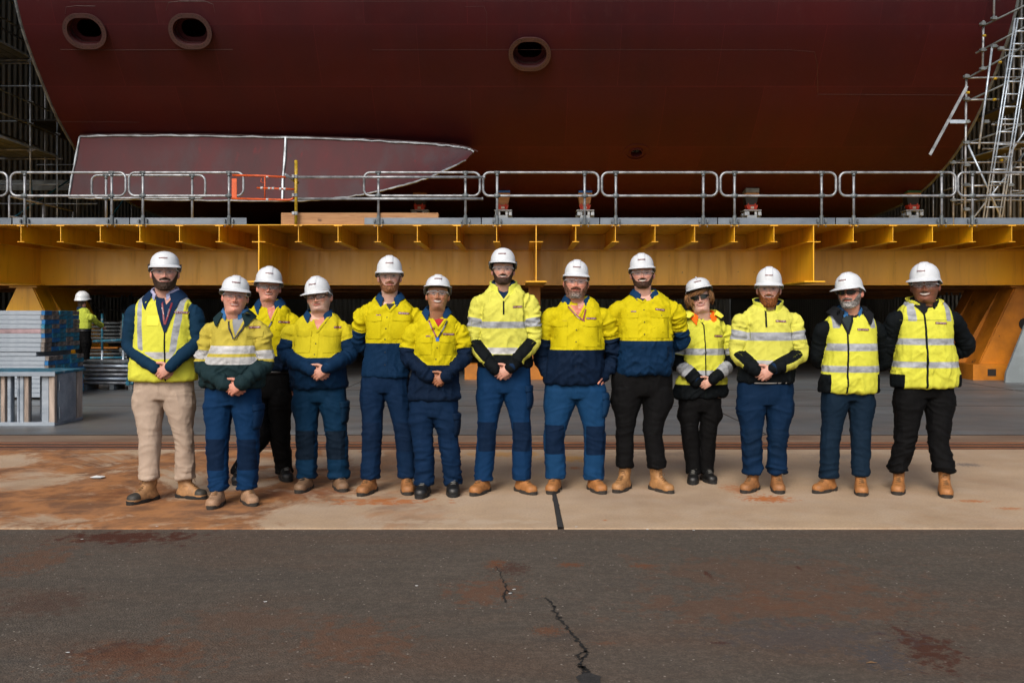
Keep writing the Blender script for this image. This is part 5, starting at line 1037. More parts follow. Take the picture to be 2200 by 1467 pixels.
    def s_at(i, y):
        p = arms[i]; acc = 0; z = J(0, y).z
        for a, c in zip(p[:-1], p[1:]):
            L = (c-a).length
            if a.z >= z > c.z: return acc+L*(a.z-z)/(a.z-c.z)
            acc += L
        return acc
    def comb(vt, va, W):
        v = np.clip(vt, -.012, .012)
        for i in (0, 1):
            if isinstance(W, list): v = v*(1-W[i])+np.clip(va[i], -.012, .012)*W[i]
        return v
    def below(yt, ya=None): return lambda P, W, s: comb(zf(yt)-P[:, 2], [s[i]-(s_at(i, ya) if ya else 9) for i in (0, 1)] if isinstance(W, list) else None, W)
    def band(y0, y1, a0=None, a1=None):
        return lambda P, W, s: comb(np.minimum(zf(y0)-P[:, 2], P[:, 2]-zf(y1)), [np.minimum(s[i]-s_at(i, a0), s_at(i, a1)-s[i]) if a0 else -1+0*P[:, 0] for i in (0, 1)] if isinstance(W, list) else None, W)
    def vband(x0, x1, y0, y1, slant=0.):
        def fn(P, W, s):
            v = np.full(len(P), -1.)
            for sg in (-1, 1): c = cx+sg*((x1+x0)/2)+sg*slant*(P[:, 2]-zf(y1)); v = np.maximum(v, np.minimum((x1-x0)/2-np.abs(P[:, 0]-c), np.minimum(P[:, 2]-zf(y1), zf(y0)-P[:, 2])))
            return comb(v, [-1+0*v]*2, W)
        return fn
    def innerarm(s0y):
        def fn(P, W, s):
            if not isinstance(W, list): return -1+0*P[:, 0]
            va = []
            for i in (0, 1):
                E, Wd = arms[i][3], arms[i][5]; d = (Wd-E).normalized(); up = Vector((0, 0, 1)); up = (up-d*up.dot(d)).normalized(); Q = (P-np.array(E))@np.array(up); L = sum((b_-a_).length for a_, b_ in zip(arms[i][:-1], arms[i][1:])); c0 = s_at(i, s0y)
                va.append(np.maximum(np.minimum(Q-.006, s[i]-c0), s[i]-(L-.085)))
            return comb(-1+0*P[:, 0], va, W)
        return fn
    def side(wd, y0): return lambda P, W, s: comb(np.minimum(np.abs(P[:, 0]-hcx)-wd*hw, zf(y0)-P[:, 2]), [-1+0*P[:, 0]]*2, W)
    def pipe(P, W, s):
        if not isinstance(W, list): return -1+0*P[:, 0]
        ad = np.abs(P[:, 0]-cx); vt = np.where((P[:, 2] > zs-.20) & (P[:, 2] < zs+.02), .0016-np.abs(ad-ch*.90), -1); vt = np.maximum(vt, np.where(ad > .08, .0016-np.abs(P[:, 2]-(zs+.052-.42*(ad-.08))), -1)); v = np.where(P[:, 1] < .0, vt, -1)
        for i in (0, 1):
            a = arms[i]; cs_ = np.cumsum([0]+[(y_-x_).length for x_, y_ in zip(a[:-1], a[1:])]); xx = np.interp(s[i], cs_, [p.x for p in a])
            v = np.where(W[i] > .5, np.where((P[:, 1] < .02) & (P[:, 2] > a[3].z-.02) & (P[:, 2] < zs-.06), .0016-np.abs(P[:, 0]-xx-(-.024 if i == 0 else .024)), -1), v)
        return v
    E_ = dict(below=below, band=band, vband=vband, innerarm=innerarm, side=side, pipe=pipe)
    # trousers
    tr = q['trousers']; lg = [vloft([(pcx, .0, zc+.035, pw*.90, ry*.86), (pcx, 0, zc+.09, pw*.97, ry*.95), (pcx, 0, zp-.01, pw*.97, ry*.95), (hcx, 0, max(zp+.05, zh+.05), min(hw, pw)*.93, ry*.9)], 14, 36)]
    for K, kr, A, ar, ady, sgn in legs:
        gx = pcx+sgn*pw*.50; th = (pw*.5+kr)/2*.92
        lg.append(vloft([(A.x, A.y, A.z-.004, ar*1.04, ar*1.2), (A.x, A.y, A.z+.035, ar*1.02, ar*1.12), (A.x*.55+K.x*.45, A.y*.5+K.y*.5, A.z+(K.z-A.z)*.48, (ar+kr)/2*1.0, (ar+kr)/2*1.05), (K.x, K.y, K.z, kr*.95, kr*1.04), ((K.x+gx)/2, K.y*.5, (K.z+zc)/2, th*.98, th*1.1), (gx+sgn*.002, 0, zc-.01, pw*.50, ry*.90), (gx-sgn*.01, 0, zc+.10, pw*.49, ry*.9)], 34, 28))
    def knee(P, W, s):
        v = np.full(len(P), -1.)
        for K, kr, A, ar, ady, sgn in legs: v = np.maximum(v, np.minimum(np.minimum(.115-np.abs(P[:, 2]-K.z+.02), kr*.86-np.abs(P[:, 0]-K.x+0*P[:, 2])), K.y+.02-P[:, 1]))
        return v
    tz = [((*tr[1],), knee)] if len(tr) > 1 and tr[1] else []
    tro, tsf, tP = garment('trousers', lg, .0085, tr[0], tz, 0, it=2, legfold=q.get('bunch', 1.), dirt=.16, wb=.5)
    m = MB(); zfly = zc+.01  # fly seam and cargo pocket
    rows = ribbon_rows([(pcx+.004, min(zh-.004, zp+.03)), (pcx+.002, zc+.03)], .004); patch(tsf, rows, .0015, tro.data.materials[0], 'fly_seam', tro)
    if q.get('cargo'):
        K, kr, A, ar, ady, sgn = legs[1]; gx = pcx+pw*.5; z1 = zf(q['cargo'][0]); z0 = zf(q['cargo'][1]); pm = cloth('cargo_pocket_cloth', dk(tr[0], .7), wb=.4)
        def wrap(a0, a1, za, zb, off, nm, par):
            V = []; n_, m_ = 8, 7
            for layer in (off, -.004):
                for j in range(m_):
                    z = za+(zb-za)*j/(m_-1)
                    for i in range(n_):
                        t_ = R(a0+(a1-a0)*i/(n_-1)); u_ = (zc-z)/max(.01, zc-K.z); c_ = Vector((gx+(K.x-gx)*u_, K.y*u_, z)); dv_ = Vector((math.sin(t_), -math.cos(t_), 0)); h_ = tsf.b.ray_cast(c_+dv_*.4, -dv_); pt = h_[0] if h_[0] is not None else c_+dv_*kr; e_ = 1 if 0 < i < n_-1 and 0 < j < m_-1 else .55; V.append(pt+dv_*(layer*e_ if layer > 0 else layer))
            q_ = n_*m_; Fc_ = [(j*n_+i, j*n_+i+1, (j+1)*n_+i+1, (j+1)*n_+i) for j in range(m_-1) for i in range(n_-1)]; bd = list(range(n_))+[j*n_+n_-1 for j in range(1, m_)]+[(m_-1)*n_+i for i in range(n_-2, -1, -1)]+[j*n_ for j in range(m_-2, 0, -1)]
            Fc_ += [(bd[i], q_+bd[i], q_+bd[(i+1) % len(bd)], bd[(i+1) % len(bd)]) for i in range(len(bd))]; o_ = link(nm, V, Fc_, pm, par, True); return o_
        po = wrap(38, 112, z1, z0, .016, 'cargo_pocket', tro); wrap(35, 115, z1+.008, z1-.045, .021, 'pocket_flap', po)
    # boots
    for i, (K, kr, A, ar, ady, sgn) in enumerate(legs):
        T = gp(*q['toe'][i])-root_loc; dv = Vector((T.x-A.x, T.y-A.y, 0)); ang = math.atan2(dv.x, -dv.y); mx = 1.25
        ang = max(-mx, min(mx, ang)); Lf = dv.length; bs = max(.96, min(1.10, Lf/.205)) if abs(ang) > .5 else 1.02
        boot(body, (A.x-.0*math.sin(ang), A.y, 0), ang, q['boot'][0], q['boot'][1], bs*q.get('bsc', 1.0))
    arm_parts = [limb(a, rr, 30, 22) for a in arms]
    top = q['top']; ty = top['type']; YL = top['c']
    tv_, tf_ = vloft(secs, 44, 44); tv_ = np.array(tv_); tv_[:, 2] -= .055*ss(-tv_[:, 1], .0, .05)*np.exp(-((tv_[:, 0]-cx)/.085)**2)*ss(tv_[:, 2], zs+.01, zs+.085); tors = [(tv_, tf_)]
    zones = [(z[0], E_[z[1]](*z[2:]) if z[1] != 'pipe' else pipe) for z in top.get('zones', [])]
    if ty in ('shirt', 'fleece', 'jacket'):
        g, gs_, gP = garment({'shirt': 'work_shirt', 'fleece': 'fleece_top', 'jacket': 'softshell_jacket'}[ty], tors+arm_parts, .0085, YL, zones, top.get('amp', .0125), it=9, dirt=top.get('dirt', .1))
        sleeves = g
    else:
        inner = [vloft([(s[0], s[1], s[2]+(.02 if j == 0 else 0), s[3]*.93, s[4]*.92) for j, s in enumerate(secs)], 34, 36)]
        sleeves, _, _ = garment(top.get('under', 'jacket_sleeves'), inner+arm_parts, .0095, top['arm'], [], .006, dirt=.12)
        vs = [(s[0], s[1], s[2]+(.006 if j > 4 else 0), s[3]*1.02+.006, s[4]*1.05+.010) for j, s in enumerate(secs[:12])]
        g, gs_, gP = garment('hi_vis_vest', [(lambda a_: (np.array(a_[0])-np.array([[0, 0, 1]])*(.055*ss(-np.array(a_[0])[:, 1], .0, .05)*np.exp(-((np.array(a_[0])[:, 0]-cx)/.085)**2)*ss(np.array(a_[0])[:, 2], zs+.01, zs+.085))[:, None], a_[1]))(vloft(vs, 44, 44))], .0085, YL, zones, top.get('amp', .009), it=3, dirt=top.get('dirt', .1))
    # cuffs
    cm = top.get('cuff')
    for i, a in enumerate(arms):
        if (mode if isinstance(mode, str) else mode[i]) != 'clasp': continue
        dv = (a[5]-a[4]).normalized(); m = MB(); m.tube([a[5]-dv*.030, a[5]-dv*.016, a[5]-dv*.002, a[5]+dv*.004, a[5]-dv*.012], [rr[5]*1.04, rr[5]*1.06, rr[5]*1.03, rr[5]*.9, rr[5]*.8], 20, caps=False); m.build('cuff', M[top.get('cuffm', 'navy')], sleeves, True)
    # neck opening
    nk = Vector((cx, .012, zs+.078)); hx = HM.translation.x; nr = max(.074, .063*sx+.007)
    if top.get('V'):
        (ax_, ay_), (bx_, by_), (tx_, ty_) = top['V']; a = (xf(ax_), zf(ay_)); c = (xf(bx_), zf(by_)); t = (xf(tx_), zf(ty_)); n = 14; rows = []
        for v in np.linspace(0, 1, n): l = (a[0]+(t[0]-a[0])*v, a[1]+(t[1]-a[1])*v); r_ = (c[0]+(t[0]-c[0])*v, c[1]+(t[1]-c[1])*v); rows.append([(l[0]+(r_[0]-l[0])*u, l[1]+(r_[1]-l[1])*u) for u in np.linspace(0, 1, 9)])
        vm = top.get('Vm'); 
        if vm: patch(gs_, rows, .0075, vm if not isinstance(vm, str) else M[vm], 'neckline_inset', body, .02)
        else:
            po = patch(gs_, rows, .004, M['skin'], 't', None, .02)
            if po:   # the chest skin belongs to the body mesh
                ca2 = po.data.color_attributes.new('Col', 'FLOAT_COLOR', 'POINT'); cl2 = np.ones((len(po.data.vertices), 4)); cl2[:, :3] = sk*[.95, .66, .6]; ca2.data.foreach_set('color', cl2.ravel())
                bm = bmesh.new(); bm.from_mesh(body.data); bm.from_mesh(po.data); bm.to_mesh(body.data); bm.free(); bpy.data.objects.remove(po)
        wv = .016
        for (i0, i1, i2, im) in top.get('Vi', []):
            a2, c2, t2 = [(xf(u_[0]), zf(u_[1])) for u_ in (i0, i1, i2)]; rw = [[(a2[0]+(t2[0]-a2[0])*v+((c2[0]+(t2[0]-c2[0])*v)-(a2[0]+(t2[0]-a2[0])*v))*u, a2[1]+(t2[1]-a2[1])*v+((c2[1]+(t2[1]-c2[1])*v)-(a2[1]+(t2[1]-a2[1])*v))*u) for u in np.linspace(0, 1, 7)] for v in np.linspace(0, 1, 9)]; patch(gs_, rw, .0105, M[im], 'neckline_inset', body, .02)  # inset laid over the garment, in shirt cloth and in neck skin
        lm = top.get('lapel', g.data.materials[0])
        for e in (a, c): patch(gs_, ribbon_rows([e, (t[0], t[1]-.004)], wv), .009, lm, 'placket_edge', g, .008)
    for cs_ in top.get('collars', []):
        k = dict(cs_); mt = k.pop('mat'); rad = k.pop('r', 0)+nr+.002; ctr = Vector((cx*.6+hx*.4, .004, zs+.094)); zz = k.pop('z', 0); collar(g, (ctr.x, ctr.y, ctr.z+zz), rad, mat=M[mt] if isinstance(mt, str) else mt, **k)
    # front details
    for it_ in top.get('items', []):
        kd = it_[0]
        if kd == 'zip': patch(gs_, ribbon_rows([(xf(x), zf(y)) for x, y in it_[1]], it_[2] if len(it_) > 2 else .012), .004, M['zip'], 'zip', g)
        elif kd == 'badge': x, y, w, ang = it_[1:5]; badge(gs_, xf(x), zf(y), w*sc, .0165, ang, g)
        elif kd == 'small': x, y, w = it_[1:4]; badge(gs_, xf(x), zf(y), w*sc, .010, 0, g, 'name_tag')
        elif kd == 'buttons':
            for x, y in it_[1]:
                yy = gs_.y(xf(x), zf(y), -.15); m = MB(); m.bar((xf(x), yy-.005, zf(y)), (xf(x), yy+.002, zf(y)), .0058, 10); m.build('button', M['button'], g, True)
        elif kd == 'seam': patch(gs_, ribbon_rows([(xf(x), zf(y)) for x, y in it_[1]], it_[2] if len(it_) > 2 else .032), .0035, g.data.materials[0], 'placket', g)
        elif kd == 'line': patch(gs_, ribbon_rows([(xf(x), zf(y)) for x, y in it_[1]], .0035), .0008, M['seamy'], 'seam_line', g, .002)
        elif kd == 'pocket':
            x0, y0, x1, y1 = it_[1]; rows = [[(xf(x0+(x1-x0)*u), zf(y0+(y1-y0)*v)) for u in np.linspace(0, 1, 7)] for v in np.linspace(0, 1, 7)]; po = patch(gs_, rows, .0045, g.data.materials[0], 'chest_pocket', g)
            if po: patch(gs_, [[(xf(x0-1+(x1-x0+2)*u), zf(y0-1+11*v+2.2*v*(1-abs(2*u-1)))) for u in np.linspace(0, 1, 7)] for v in np.linspace(0, 1, 4)], .0095, g.data.materials[0], 'pocket_flap', po)
        elif kd == 'lanyard':
            pts = [(xf(x), zf(y)) for x, y in it_[1]]; lo = patch(gs_, ribbon_rows(pts, .011), .0115, M[it_[2]], 'lanyard', g, .004)
            if lo and len(it_) > 3:
                for x, y, an in it_[3]: t = text_on(gs_, xf(x), zf(y), .055, an, .0135, M['ink'], 'lanyard_lettering', lo)
        elif kd == 'patch': patch(gs_, [[(xf(it_[1][0]+(it_[1][2]-it_[1][0])*u), zf(it_[1][1]+(it_[1][3]-it_[1][1])*v)) for u in np.linspace(0, 1, 5)] for v in np.linspace(0, 1, 5)], .004, M[it_[2]], it_[3], g)
    if q.get('belt'):
        m = MB(); bz = zh-.014; m.tube([(pcx+math.sin(t)*pw*.985, -math.cos(t)*ry*.98, bz) for t in np.linspace(0, 6.283, 41)[:-1]], .016, 6, closed=True); m.build('belt', M['black_plastic'], body, True)
    # ---------- beard and hair shells
    def shell(name, mask, thick, col, extra=None, mlo=.25, seedk=1., z1=None):
        n1, n2 = shp; keep = mask > mlo; idx = -np.ones(len(G), int); fs_ = [fc for fc in GF if all(keep[i] for i in fc)]
        if not fs_: return
        us = sorted({i for fc in fs_ for i in fc}); mp2 = {i: j for j, i in enumerate(us)}; us = np.array(us); L_ = G[us]; dr = np.stack([L_[:, 0], L_[:, 1], (L_[:, 2]-.06)*.55], 1); dr /= np.linalg.norm(dr, axis=1)[:, None]
        mk_ = ss(mask[us], mlo, .95); nz = ridge(L_*[150, 150, 60]+seed); fr_ = .30+.70*np.exp(-(L_[:, 0]/.04)**2) if name == 'beard' else 1.; L2 = L_+dr*(thick*mk_*fr_*(.5+.7*nz)+.0008)[:, None]
        if extra is not None: L2 = extra(L2, mk_, nz)
        W_ = L2@hm[:3, :3].T+hm[:3, 3]; o = link(name, W_, [tuple(mp2[i] for i in fc) for fc in fs_], M['hair'], body, True)
        ca = o.data.color_attributes.new('Col', 'FLOAT_COLOR', 'POINT'); c_ = np.ones((len(us), 4)); c_[:, :3] = np.array(col(L_) if callable(col) else [col]*len(us))*(.6+.7*nz)[:, None]; ca.data.foreach_set('color', c_.ravel()); return o
    if f.get('shell'):
        ln = f.get('blen', .0)
        def ex(L2, mk_, nz): w = np.exp(-((L2[:, 2]-.0)/.03)**2)*(L2[:, 1] < -.03); L2 = L2.copy(); L2[:, 2] -= ln*w*mk_*(.7+.5*nz); L2[:, 1] -= ln*.2*w*mk_; return L2
        bcs = f.get('bcols'); cfn = (lambda L_: np.array(bcs[0])*(1-(w := np.clip(np.exp(-((L_[:, 2]-.0)/.022)**2-(L_[:, 0]/.035)**2)*1.2+f.get('grey', 0)*vn(L_*120), 0, 1))[:, None])+np.array(bcs[1])*w[:, None]) if bcs else f['bcol']
        shell('beard', BM, f['shell'], cfn, ex)
    if not f.get('bob'): shell('hair', HK*(G[:, 2] < .146), f.get('hairt', .004), f.get('hair', (.03, .02, .015)))
    # ---------- helmet
    xl, xr, yt, yb = q['hat']; a = (xr-xl)/2*sc*.965-.011; pk = q.get('peak', .045); H0 = J((xl+xr)/2, yb, -.155); yw = q['hyaw']+face_cam*57.3 if 'hyaw' in q else yaw*57.3; RH = Matrix.Rotation(R(yw), 4, 'Z') @ Matrix.Rotation(roll+R(q.get('hroll', 0)), 4, 'Y') @ Matrix.Rotation(pitch+R(q.get('hpitch', 0)), 4, 'X')
    L = a*1.22; topz = J(0, yt, .0).z; off_ = RH @ Vector((0, -(L+pk+.01), -.018)); hy_ = HM.translation.y+.012; hc_ = HM @ Vector((0, .010, .15)); ctr = Vector((J((xl+xr)/2, yb, hc_.y).x*.35+hc_.x*.65, hc_.y, 0)); ctr.z = J(0, yb, ctr.y+off_.y).z-off_.z; h = max(.09, (topz-ctr.z)/max(.9, math.cos(pitch)))-.004
    M4 = RH.copy(); M4.translation = ctr; hat = helmet(body, M4, a, L, h, q.get('sticker', 1), q.get('hstyle', 0), q.get('clips', False), pk)
    # ---------- glasses
    gl = q.get('glasses')
    if gl:
        lm, fm = {'clear': ('lens', 'clear_frame'), 'dark': ('lens_dark', 'black_plastic'), 'grey': ('lens_grey', 'grey_frame'), 'black': ('lens', 'black_plastic')}[gl]
        go = bpy.data.objects.new('glasses', None); C.objects.link(go); go.parent = body; go.matrix_local = HM
        wr_ = lambda x, z: -.1125+5.2*x*x-.05*(z-.114)
        for s in (-1, 1):
            n1, n2 = 9, 7; V = []
            for i in range(n1):
                for j in range(n2):
                    u, v = i/(n1-1), j/(n2-1); x = .0065+.058*u; hi = .0165-.004*u**2; lo = -.0185*(math.sin(math.pi*min(1, .12+.88*u)**.8)**.45 if u < 1 else .25)*(.75+.25*math.sin(math.pi*u)); z = .1145+hi*v+lo*(1-v)
                    V.append((s*x, wr_(x, z), z))
            mm = len(V); V += [(x, y+.002, z) for x, y, z in V[:mm]]; Fc = [(i*n2+j, i*n2+j+1, (i+1)*n2+j+1, (i+1)*n2+j) for i in range(n1-1) for j in range(n2-1)]; Fc += [tuple(mm+k for k in fc[::-1]) for fc in Fc]
            link('lens', V, Fc, M[lm], go, True)
            rim = [V[i*n2+n2-1] for i in range(n1)]; m = MB(); m.tube([(x, y-.001, z) for x, y, z in rim], .0022 if gl in ('clear',) else .0030, 6)
            if gl in ('grey', 'black'): m.tube([(x, y-.001, z) for x, y, z in [V[i*n2] for i in range(n1)]], .0022, 6); m.tube([V[j] for j in range(n2)], .002, 6); m.tube([V[(n1-1)*n2+j] for j in range(n2)], .0025, 6)
            m.build('rim', M[fm], go, True)
            m = MB(); e = rim[-1]; m.tube([e, (s*.074, -.068, .122), (s*.0815, .0, .116), (s*.082, .03, .108)], [.0045, .0050, .0028, .0025], 6); m.build('temple', M[fm], go, True)
        m = MB(); m.tube([(-.008, -.113, .124), (0, -.1145, .121), (.008, -.113, .124)], .0026, 6); m.build('bridge', M[fm], go, True)
    if rot: body.rotation_euler = (0, 0, R(rot))
    return body, HM, g, gs_, J, garment
M['seamy'] = mk('dark_piping', (.10, .11, .01), .8); M['lan'] = mk('black_lanyard', (.012, .01, .016), .6); M['lanred'] = mk('red_lanyard', (.20, .003, .018), .5); M['tape'] = mk('reflective_tape', (.40, .42, .45), .45, 0, .25, 8)
M['checks'] = mk('checked_shirt', (.42, .38, .52), .8, 0, .3, 40, c2=(.18, .22, .38)); M['greytee'] = mk('grey_tshirt', (.25, .26, .28), .85); M['blacktee'] = mk('black_tshirt', (.012, .014, .016), .85); M['redtee'] = mk('red_tshirt', (.36, .006, .015), .85); M['blueshirt'] = mk('blue_shirt', (.02, .13, .33), .85); M['darkgreen'] = cloth('dark_green_fleece', (.008, .022, .026)); M['orangec'] = cloth('orange_lining', (.85, .13, .008)); M['yellowc'] = cloth('yellow_lining', (.70, .66, .07)); M['limec'] = cloth('lime_fleece', (.72, .74, .10)); M['vneck'] = mk('charcoal_knit', (.012, .022, .025), .9); M['whitet'] = mk('white_tee_edge', (.6, .6, .6), .8); M['redtag'] = mk('red_tool_holder', (.5, .01, .03), .5); M['skinp'] = mk('neck_skin', (.5, .26, .2), .5, 0, .1); M['shirtb'] = cloth('navy_shirt_cloth', (.004, .03, .085))
# ---------------------------------------------------------------- the people, from left to right (numbers are rows and columns of the photo)
YEL = (.47, .395, .004); LIM = (.54, .53, .085); LIM2 = (.54, .54, .055); MUS = (.42, .345, .05); NAV = (.0015, .0085, .026); NAV2 = (.0015, .017, .050); BLK = (.0018, .0034, .0048); TP = (.36, .38, .41, 'tape'); TPL = (.50, .50, .50, 'tape')
BLU = (.0018, .022, .070); BLUD = (.0013, .0125, .040); BLUP = (.001, .0095, .031); BT = (.0018, .0018, .0022); BEI = (.36, .28, .22); SLA = (.003, .012, .026)
FA = (.52, .31, .235); PK = (.53, .305, .24); OLV = (.33, .17, .095); DRK = (.15, .062, .034); RD = (.53, .27, .20)
def P_(**k): return person(k)
SH = dict(type='shirt', c=YEL)
def shirt_col(**k): return dict(dict(mat='shirtb', h=.036, fold=.040, gap=.50, tilt=.018, point=.034, flare=.026, z=-.006), **k)
P_(label='tall man in beige trousers and a vest with upright silver stripes over navy sleeves', hy=1067, eye=(354, 583), chin=621, fw=53, rotn=(0, 0, -1), hat=(320, 388, 539, 572), clips=True, sticker=-.012, hstyle=2,
   sh=(288, 661, 418, 662), el=[(278, 742), (424, 736)], arms='clasp', hc=(349, 797), hem=(820, 283, 421), hip=(826, 287, 417), cr=872, kn=[(322, 945, 44), (396, 945, 40)], an=[(320, 1026, 37), (399, 1026, 38)], heel=(1070, 1064), toe=[(285, 1083), (431, 1071)], boot=('tancap', 2), b=1.04, belly=.02, bunch=.8, slv=1.0, trousers=(BEI,),
   face=dict(skin=PK, smile=.5, teeth=.0028, beard='full', bcol=(.040, .022, .014), bk=.85, shell=.008, blen=.008, hair=(.03, .018, .012), brow=(.03, .018, .012), jaw=1.03), glasses='clear',
   top=dict(type='vest', c=LIM2, arm=(.003, .022, .05), under='navy_sweater', zones=[(TP, 'vband', .098, .142, 560, 760, .1), (TPL, 'band', 756, 771)], V=[(330, 640), (379, 640), (357, 712)], Vm='navy', Vi=[((342, 634), (368, 634), (355, 654), 'skinp')], lapel=M['navy'],
            collars=[dict(mat='checks', h=.042, fold=.03, gap=.42, tilt=.02, point=.018, flare=.010, z=-.004), dict(mat='navy', h=.045, fold=.055, gap=.66, tilt=.02, point=.065, flare=.050, r=.014, z=-.018)],
            items=[('zip', [(356, 705), (357, 770), (357, 821)], .010), ('badge', 384, 671, 25, -.03), ('lanyard', [(345, 648), (350, 668), (356, 697)], 'lanred', [(350, 668, -1.2)]), ('lanyard', [(366, 650), (363, 672), (357, 697)], 'lanred', [(362, 672, 1.4)]), ('patch', (316, 678, 343, 699), 'yellowc', 'clear_pocket')]))
P_(label='man in faded mustard pullover with two silver bands, dark green lower half, blue work trousers', hy=1075, eye=(505.5, 636), chin=672, fw=50, rotn=(0, 5, -1), hat=(472, 538, 592, 624),
   sh=(449, 703, 561, 700), el=[(437, 786), (568, 784)], arms='clasp', hc=(502, 832), hem=(832, 434, 567), hip=(838, 440, 561), cr=884, kn=[(467, 968, 45), (534, 968, 45)], an=[(469, 1050, 38), (531, 1047, 39)], heel=(1078, 1074), toe=[(455, 1093), (547, 1088)], boot=('pale', 0), b=1.06, belly=.03, waist=.01, bunch=.9, slv=1.05, trousers=(BLU, BLUP), cargo=(872, 925, 543, 566),
   face=dict(skin=RD, smile=.7, teeth=.0034, age=1, hair=(.10, .08, .07), hairt=.003, fat=.1, browk=.4, eye=.0034, nose=1.1), glasses='clear',
   top=dict(type='fleece', c=MUS, dirt=.2, zones=[((.008, .022, .026), 'below', 783, 778), (TPL, 'band', 743, 760, 753, 772), (TPL, 'band', 767, 783)], V=[(488, 672), (527, 672), (505, 728)], Vm='greytee', cuffm='darkgreen',
            collars=[dict(mat='blueshirt', h=.030, fold=.03, gap=.48, tilt=.018, point=.03, flare=.012, z=-.004), dict(mat='darkgreen', h=.03, fold=.05, gap=.75, tilt=.018, point=.045, flare=.05, r=.012, z=-.02)],
            items=[('zip', [(504, 700), (504, 730)], .008), ('badge', 541, 703, 22, .02), ('lanyard', [(487, 690), (492, 708), (502, 728)], 'lan'), ('lanyard', [(525, 692), (516, 710), (504, 728)], 'lan'), ('pocket', (528, 713, 558, 728))]))
P_(label='man standing behind the others in open necked yellow shirt, black trousers and black shoes', hy=1030, eye=(577.5, 617), chin=645, fw=46, rotn=(0, 3, -2), hat=(546, 609, 572, 604.5),
   sh=(533, 672, 630, 682), el=[(515, 758, .02), (630, 756, .03)], wr=[(512, 830, -.02), (628, 830, .02)], arms='side', hem=(797, 530, 628), hip=(800, 531, 627), cr=866, kn=[(560, 941, 42), (603, 945, 42)], an=[(516, 1012, 34), (611, 1012, 33)], heel=(1030, 1024), toe=[(505, 1047), (626, 1041)], boot=('black', 0), b=1.0, belly=.02, bunch=1., trousers=(BT,), belt=True,
   face=dict(skin=RD, smile=.8, teeth=.0036, age=1, hair=(.30, .28, .26), browk=.35, eye=.0034, nose=1.1), glasses='grey',
   top=dict(SH, zones=[(NAV, 'below', 765, 748)], V=[(563, 652), (594, 653), (580, 694)], collars=[shirt_col(gap=.62, fold=.05, point=.05, flare=.034)], items=[('badge', 607, 692, 21, -.06), ('pocket', (592, 698, 621, 724)), ('buttons', [(609, 706), (579, 726), (579, 752)]), ('seam', [(580, 700), (580, 764)]), ('lanyard', [(583, 690), (577, 704), (573, 716)], 'lan', [(579, 700, 1.1)])]))
P_(label='man in black framed glasses, head turned slightly, in yellow shirt with dusty navy sleeves', hy=1044, eye=(678, 637.5), chin=669, fw=49, rotn=(-14, -5, -1), hyaw=-20, hat=(647, 708, 593, 630), hroll=-2, clips=True,
   sh=(624, 704, 742, 702), el=[(616, 762), (752, 762)], arms='clasp', hc=(685, 800), hem=(834, 629, 745), hip=(838, 629, 745), cr=876, kn=[(659, 948, 46), (724, 948, 46)], an=[(659, 1024, 40), (728, 1022, 41)], heel=(1046, 1044), toe=[(640, 1060), (738, 1056)], boot=('brown', 0), b=1.12, belly=.055, waist=.012, bunch=1.3, slv=1.02, trousers=((.0012, .020, .052), (.002, .008, .018)), cargo=(866, 912, 727, 748),
   face=dict(skin=FA, smile=.25, age=1, hair=(.25, .24, .23), stub=(.3, .28, .26), fat=.12, browk=.4, eye=.0036), glasses='black',
   top=dict(SH, c=(.46, .39, .012), dirt=.14, zones=[(NAV2, 'below', 768, 731)], V=[(664, 676), (704, 677), (681, 712)], collars=[shirt_col(gap=.6)], cuffm='shirtb', items=[('pocket', (636, 711, 668, 757)), ('pocket', (696, 711, 728, 757)), ('buttons', [(647, 719), (681, 714), (680, 738), (679, 761), (713, 714)]), ('seam', [(681, 714), (680, 768)]), ('badge', 722, 703, 14, 0)]))
P_(label='tall man with short ginger stubble, yellow and navy shirt, blue trousers, hands behind back', hy=1050, eye=(837, 592), chin=627.5, fw=46, rotn=(0, 0, -1), hat=(805, 867, 549, 583.5),
   sh=(779, 668, 897, 672), el=[(772, 742), (893, 745)], arms='behind', hem=(811, 780, 880), hip=(813, 774, 881), cr=857, kn=[(799, 931, 43), (869, 931, 42)], an=[(796, 1024, 38), (874, 1022, 36)], heel=(1052, 1050), toe=[(776, 1065), (877, 1063)], boot=('tan', 1), b=1.0, bunch=.7, trousers=(BLUD, BLUP),
   face=dict(skin=(.54, .35, .285), smile=.3, beard='full', bcol=(.26, .11, .05), bk=.5, shell=.0025, hair=(.06, .035, .02), brow=(.1, .06, .03), jaw=1.02, len=1.0), glasses='clear',
   top=dict(SH, zones=[(NAV2, 'below', 737.5, 708)], V=[(824, 652), (850, 652), (836, 668)], Vm='blacktee', collars=[shirt_col(z=.004)], items=[('pocket', (783, 679, 818, 728)), ('pocket', (844, 678, 882, 728)), ('buttons', [(828, 658), (831, 682), (829, 706), (827, 729), (827, 757), (827, 784)]), ('seam', [(834, 668), (829, 705), (827, 811)]), ('badge', 866, 673, 23, -.08), ('small', 812, 677, 10)]))
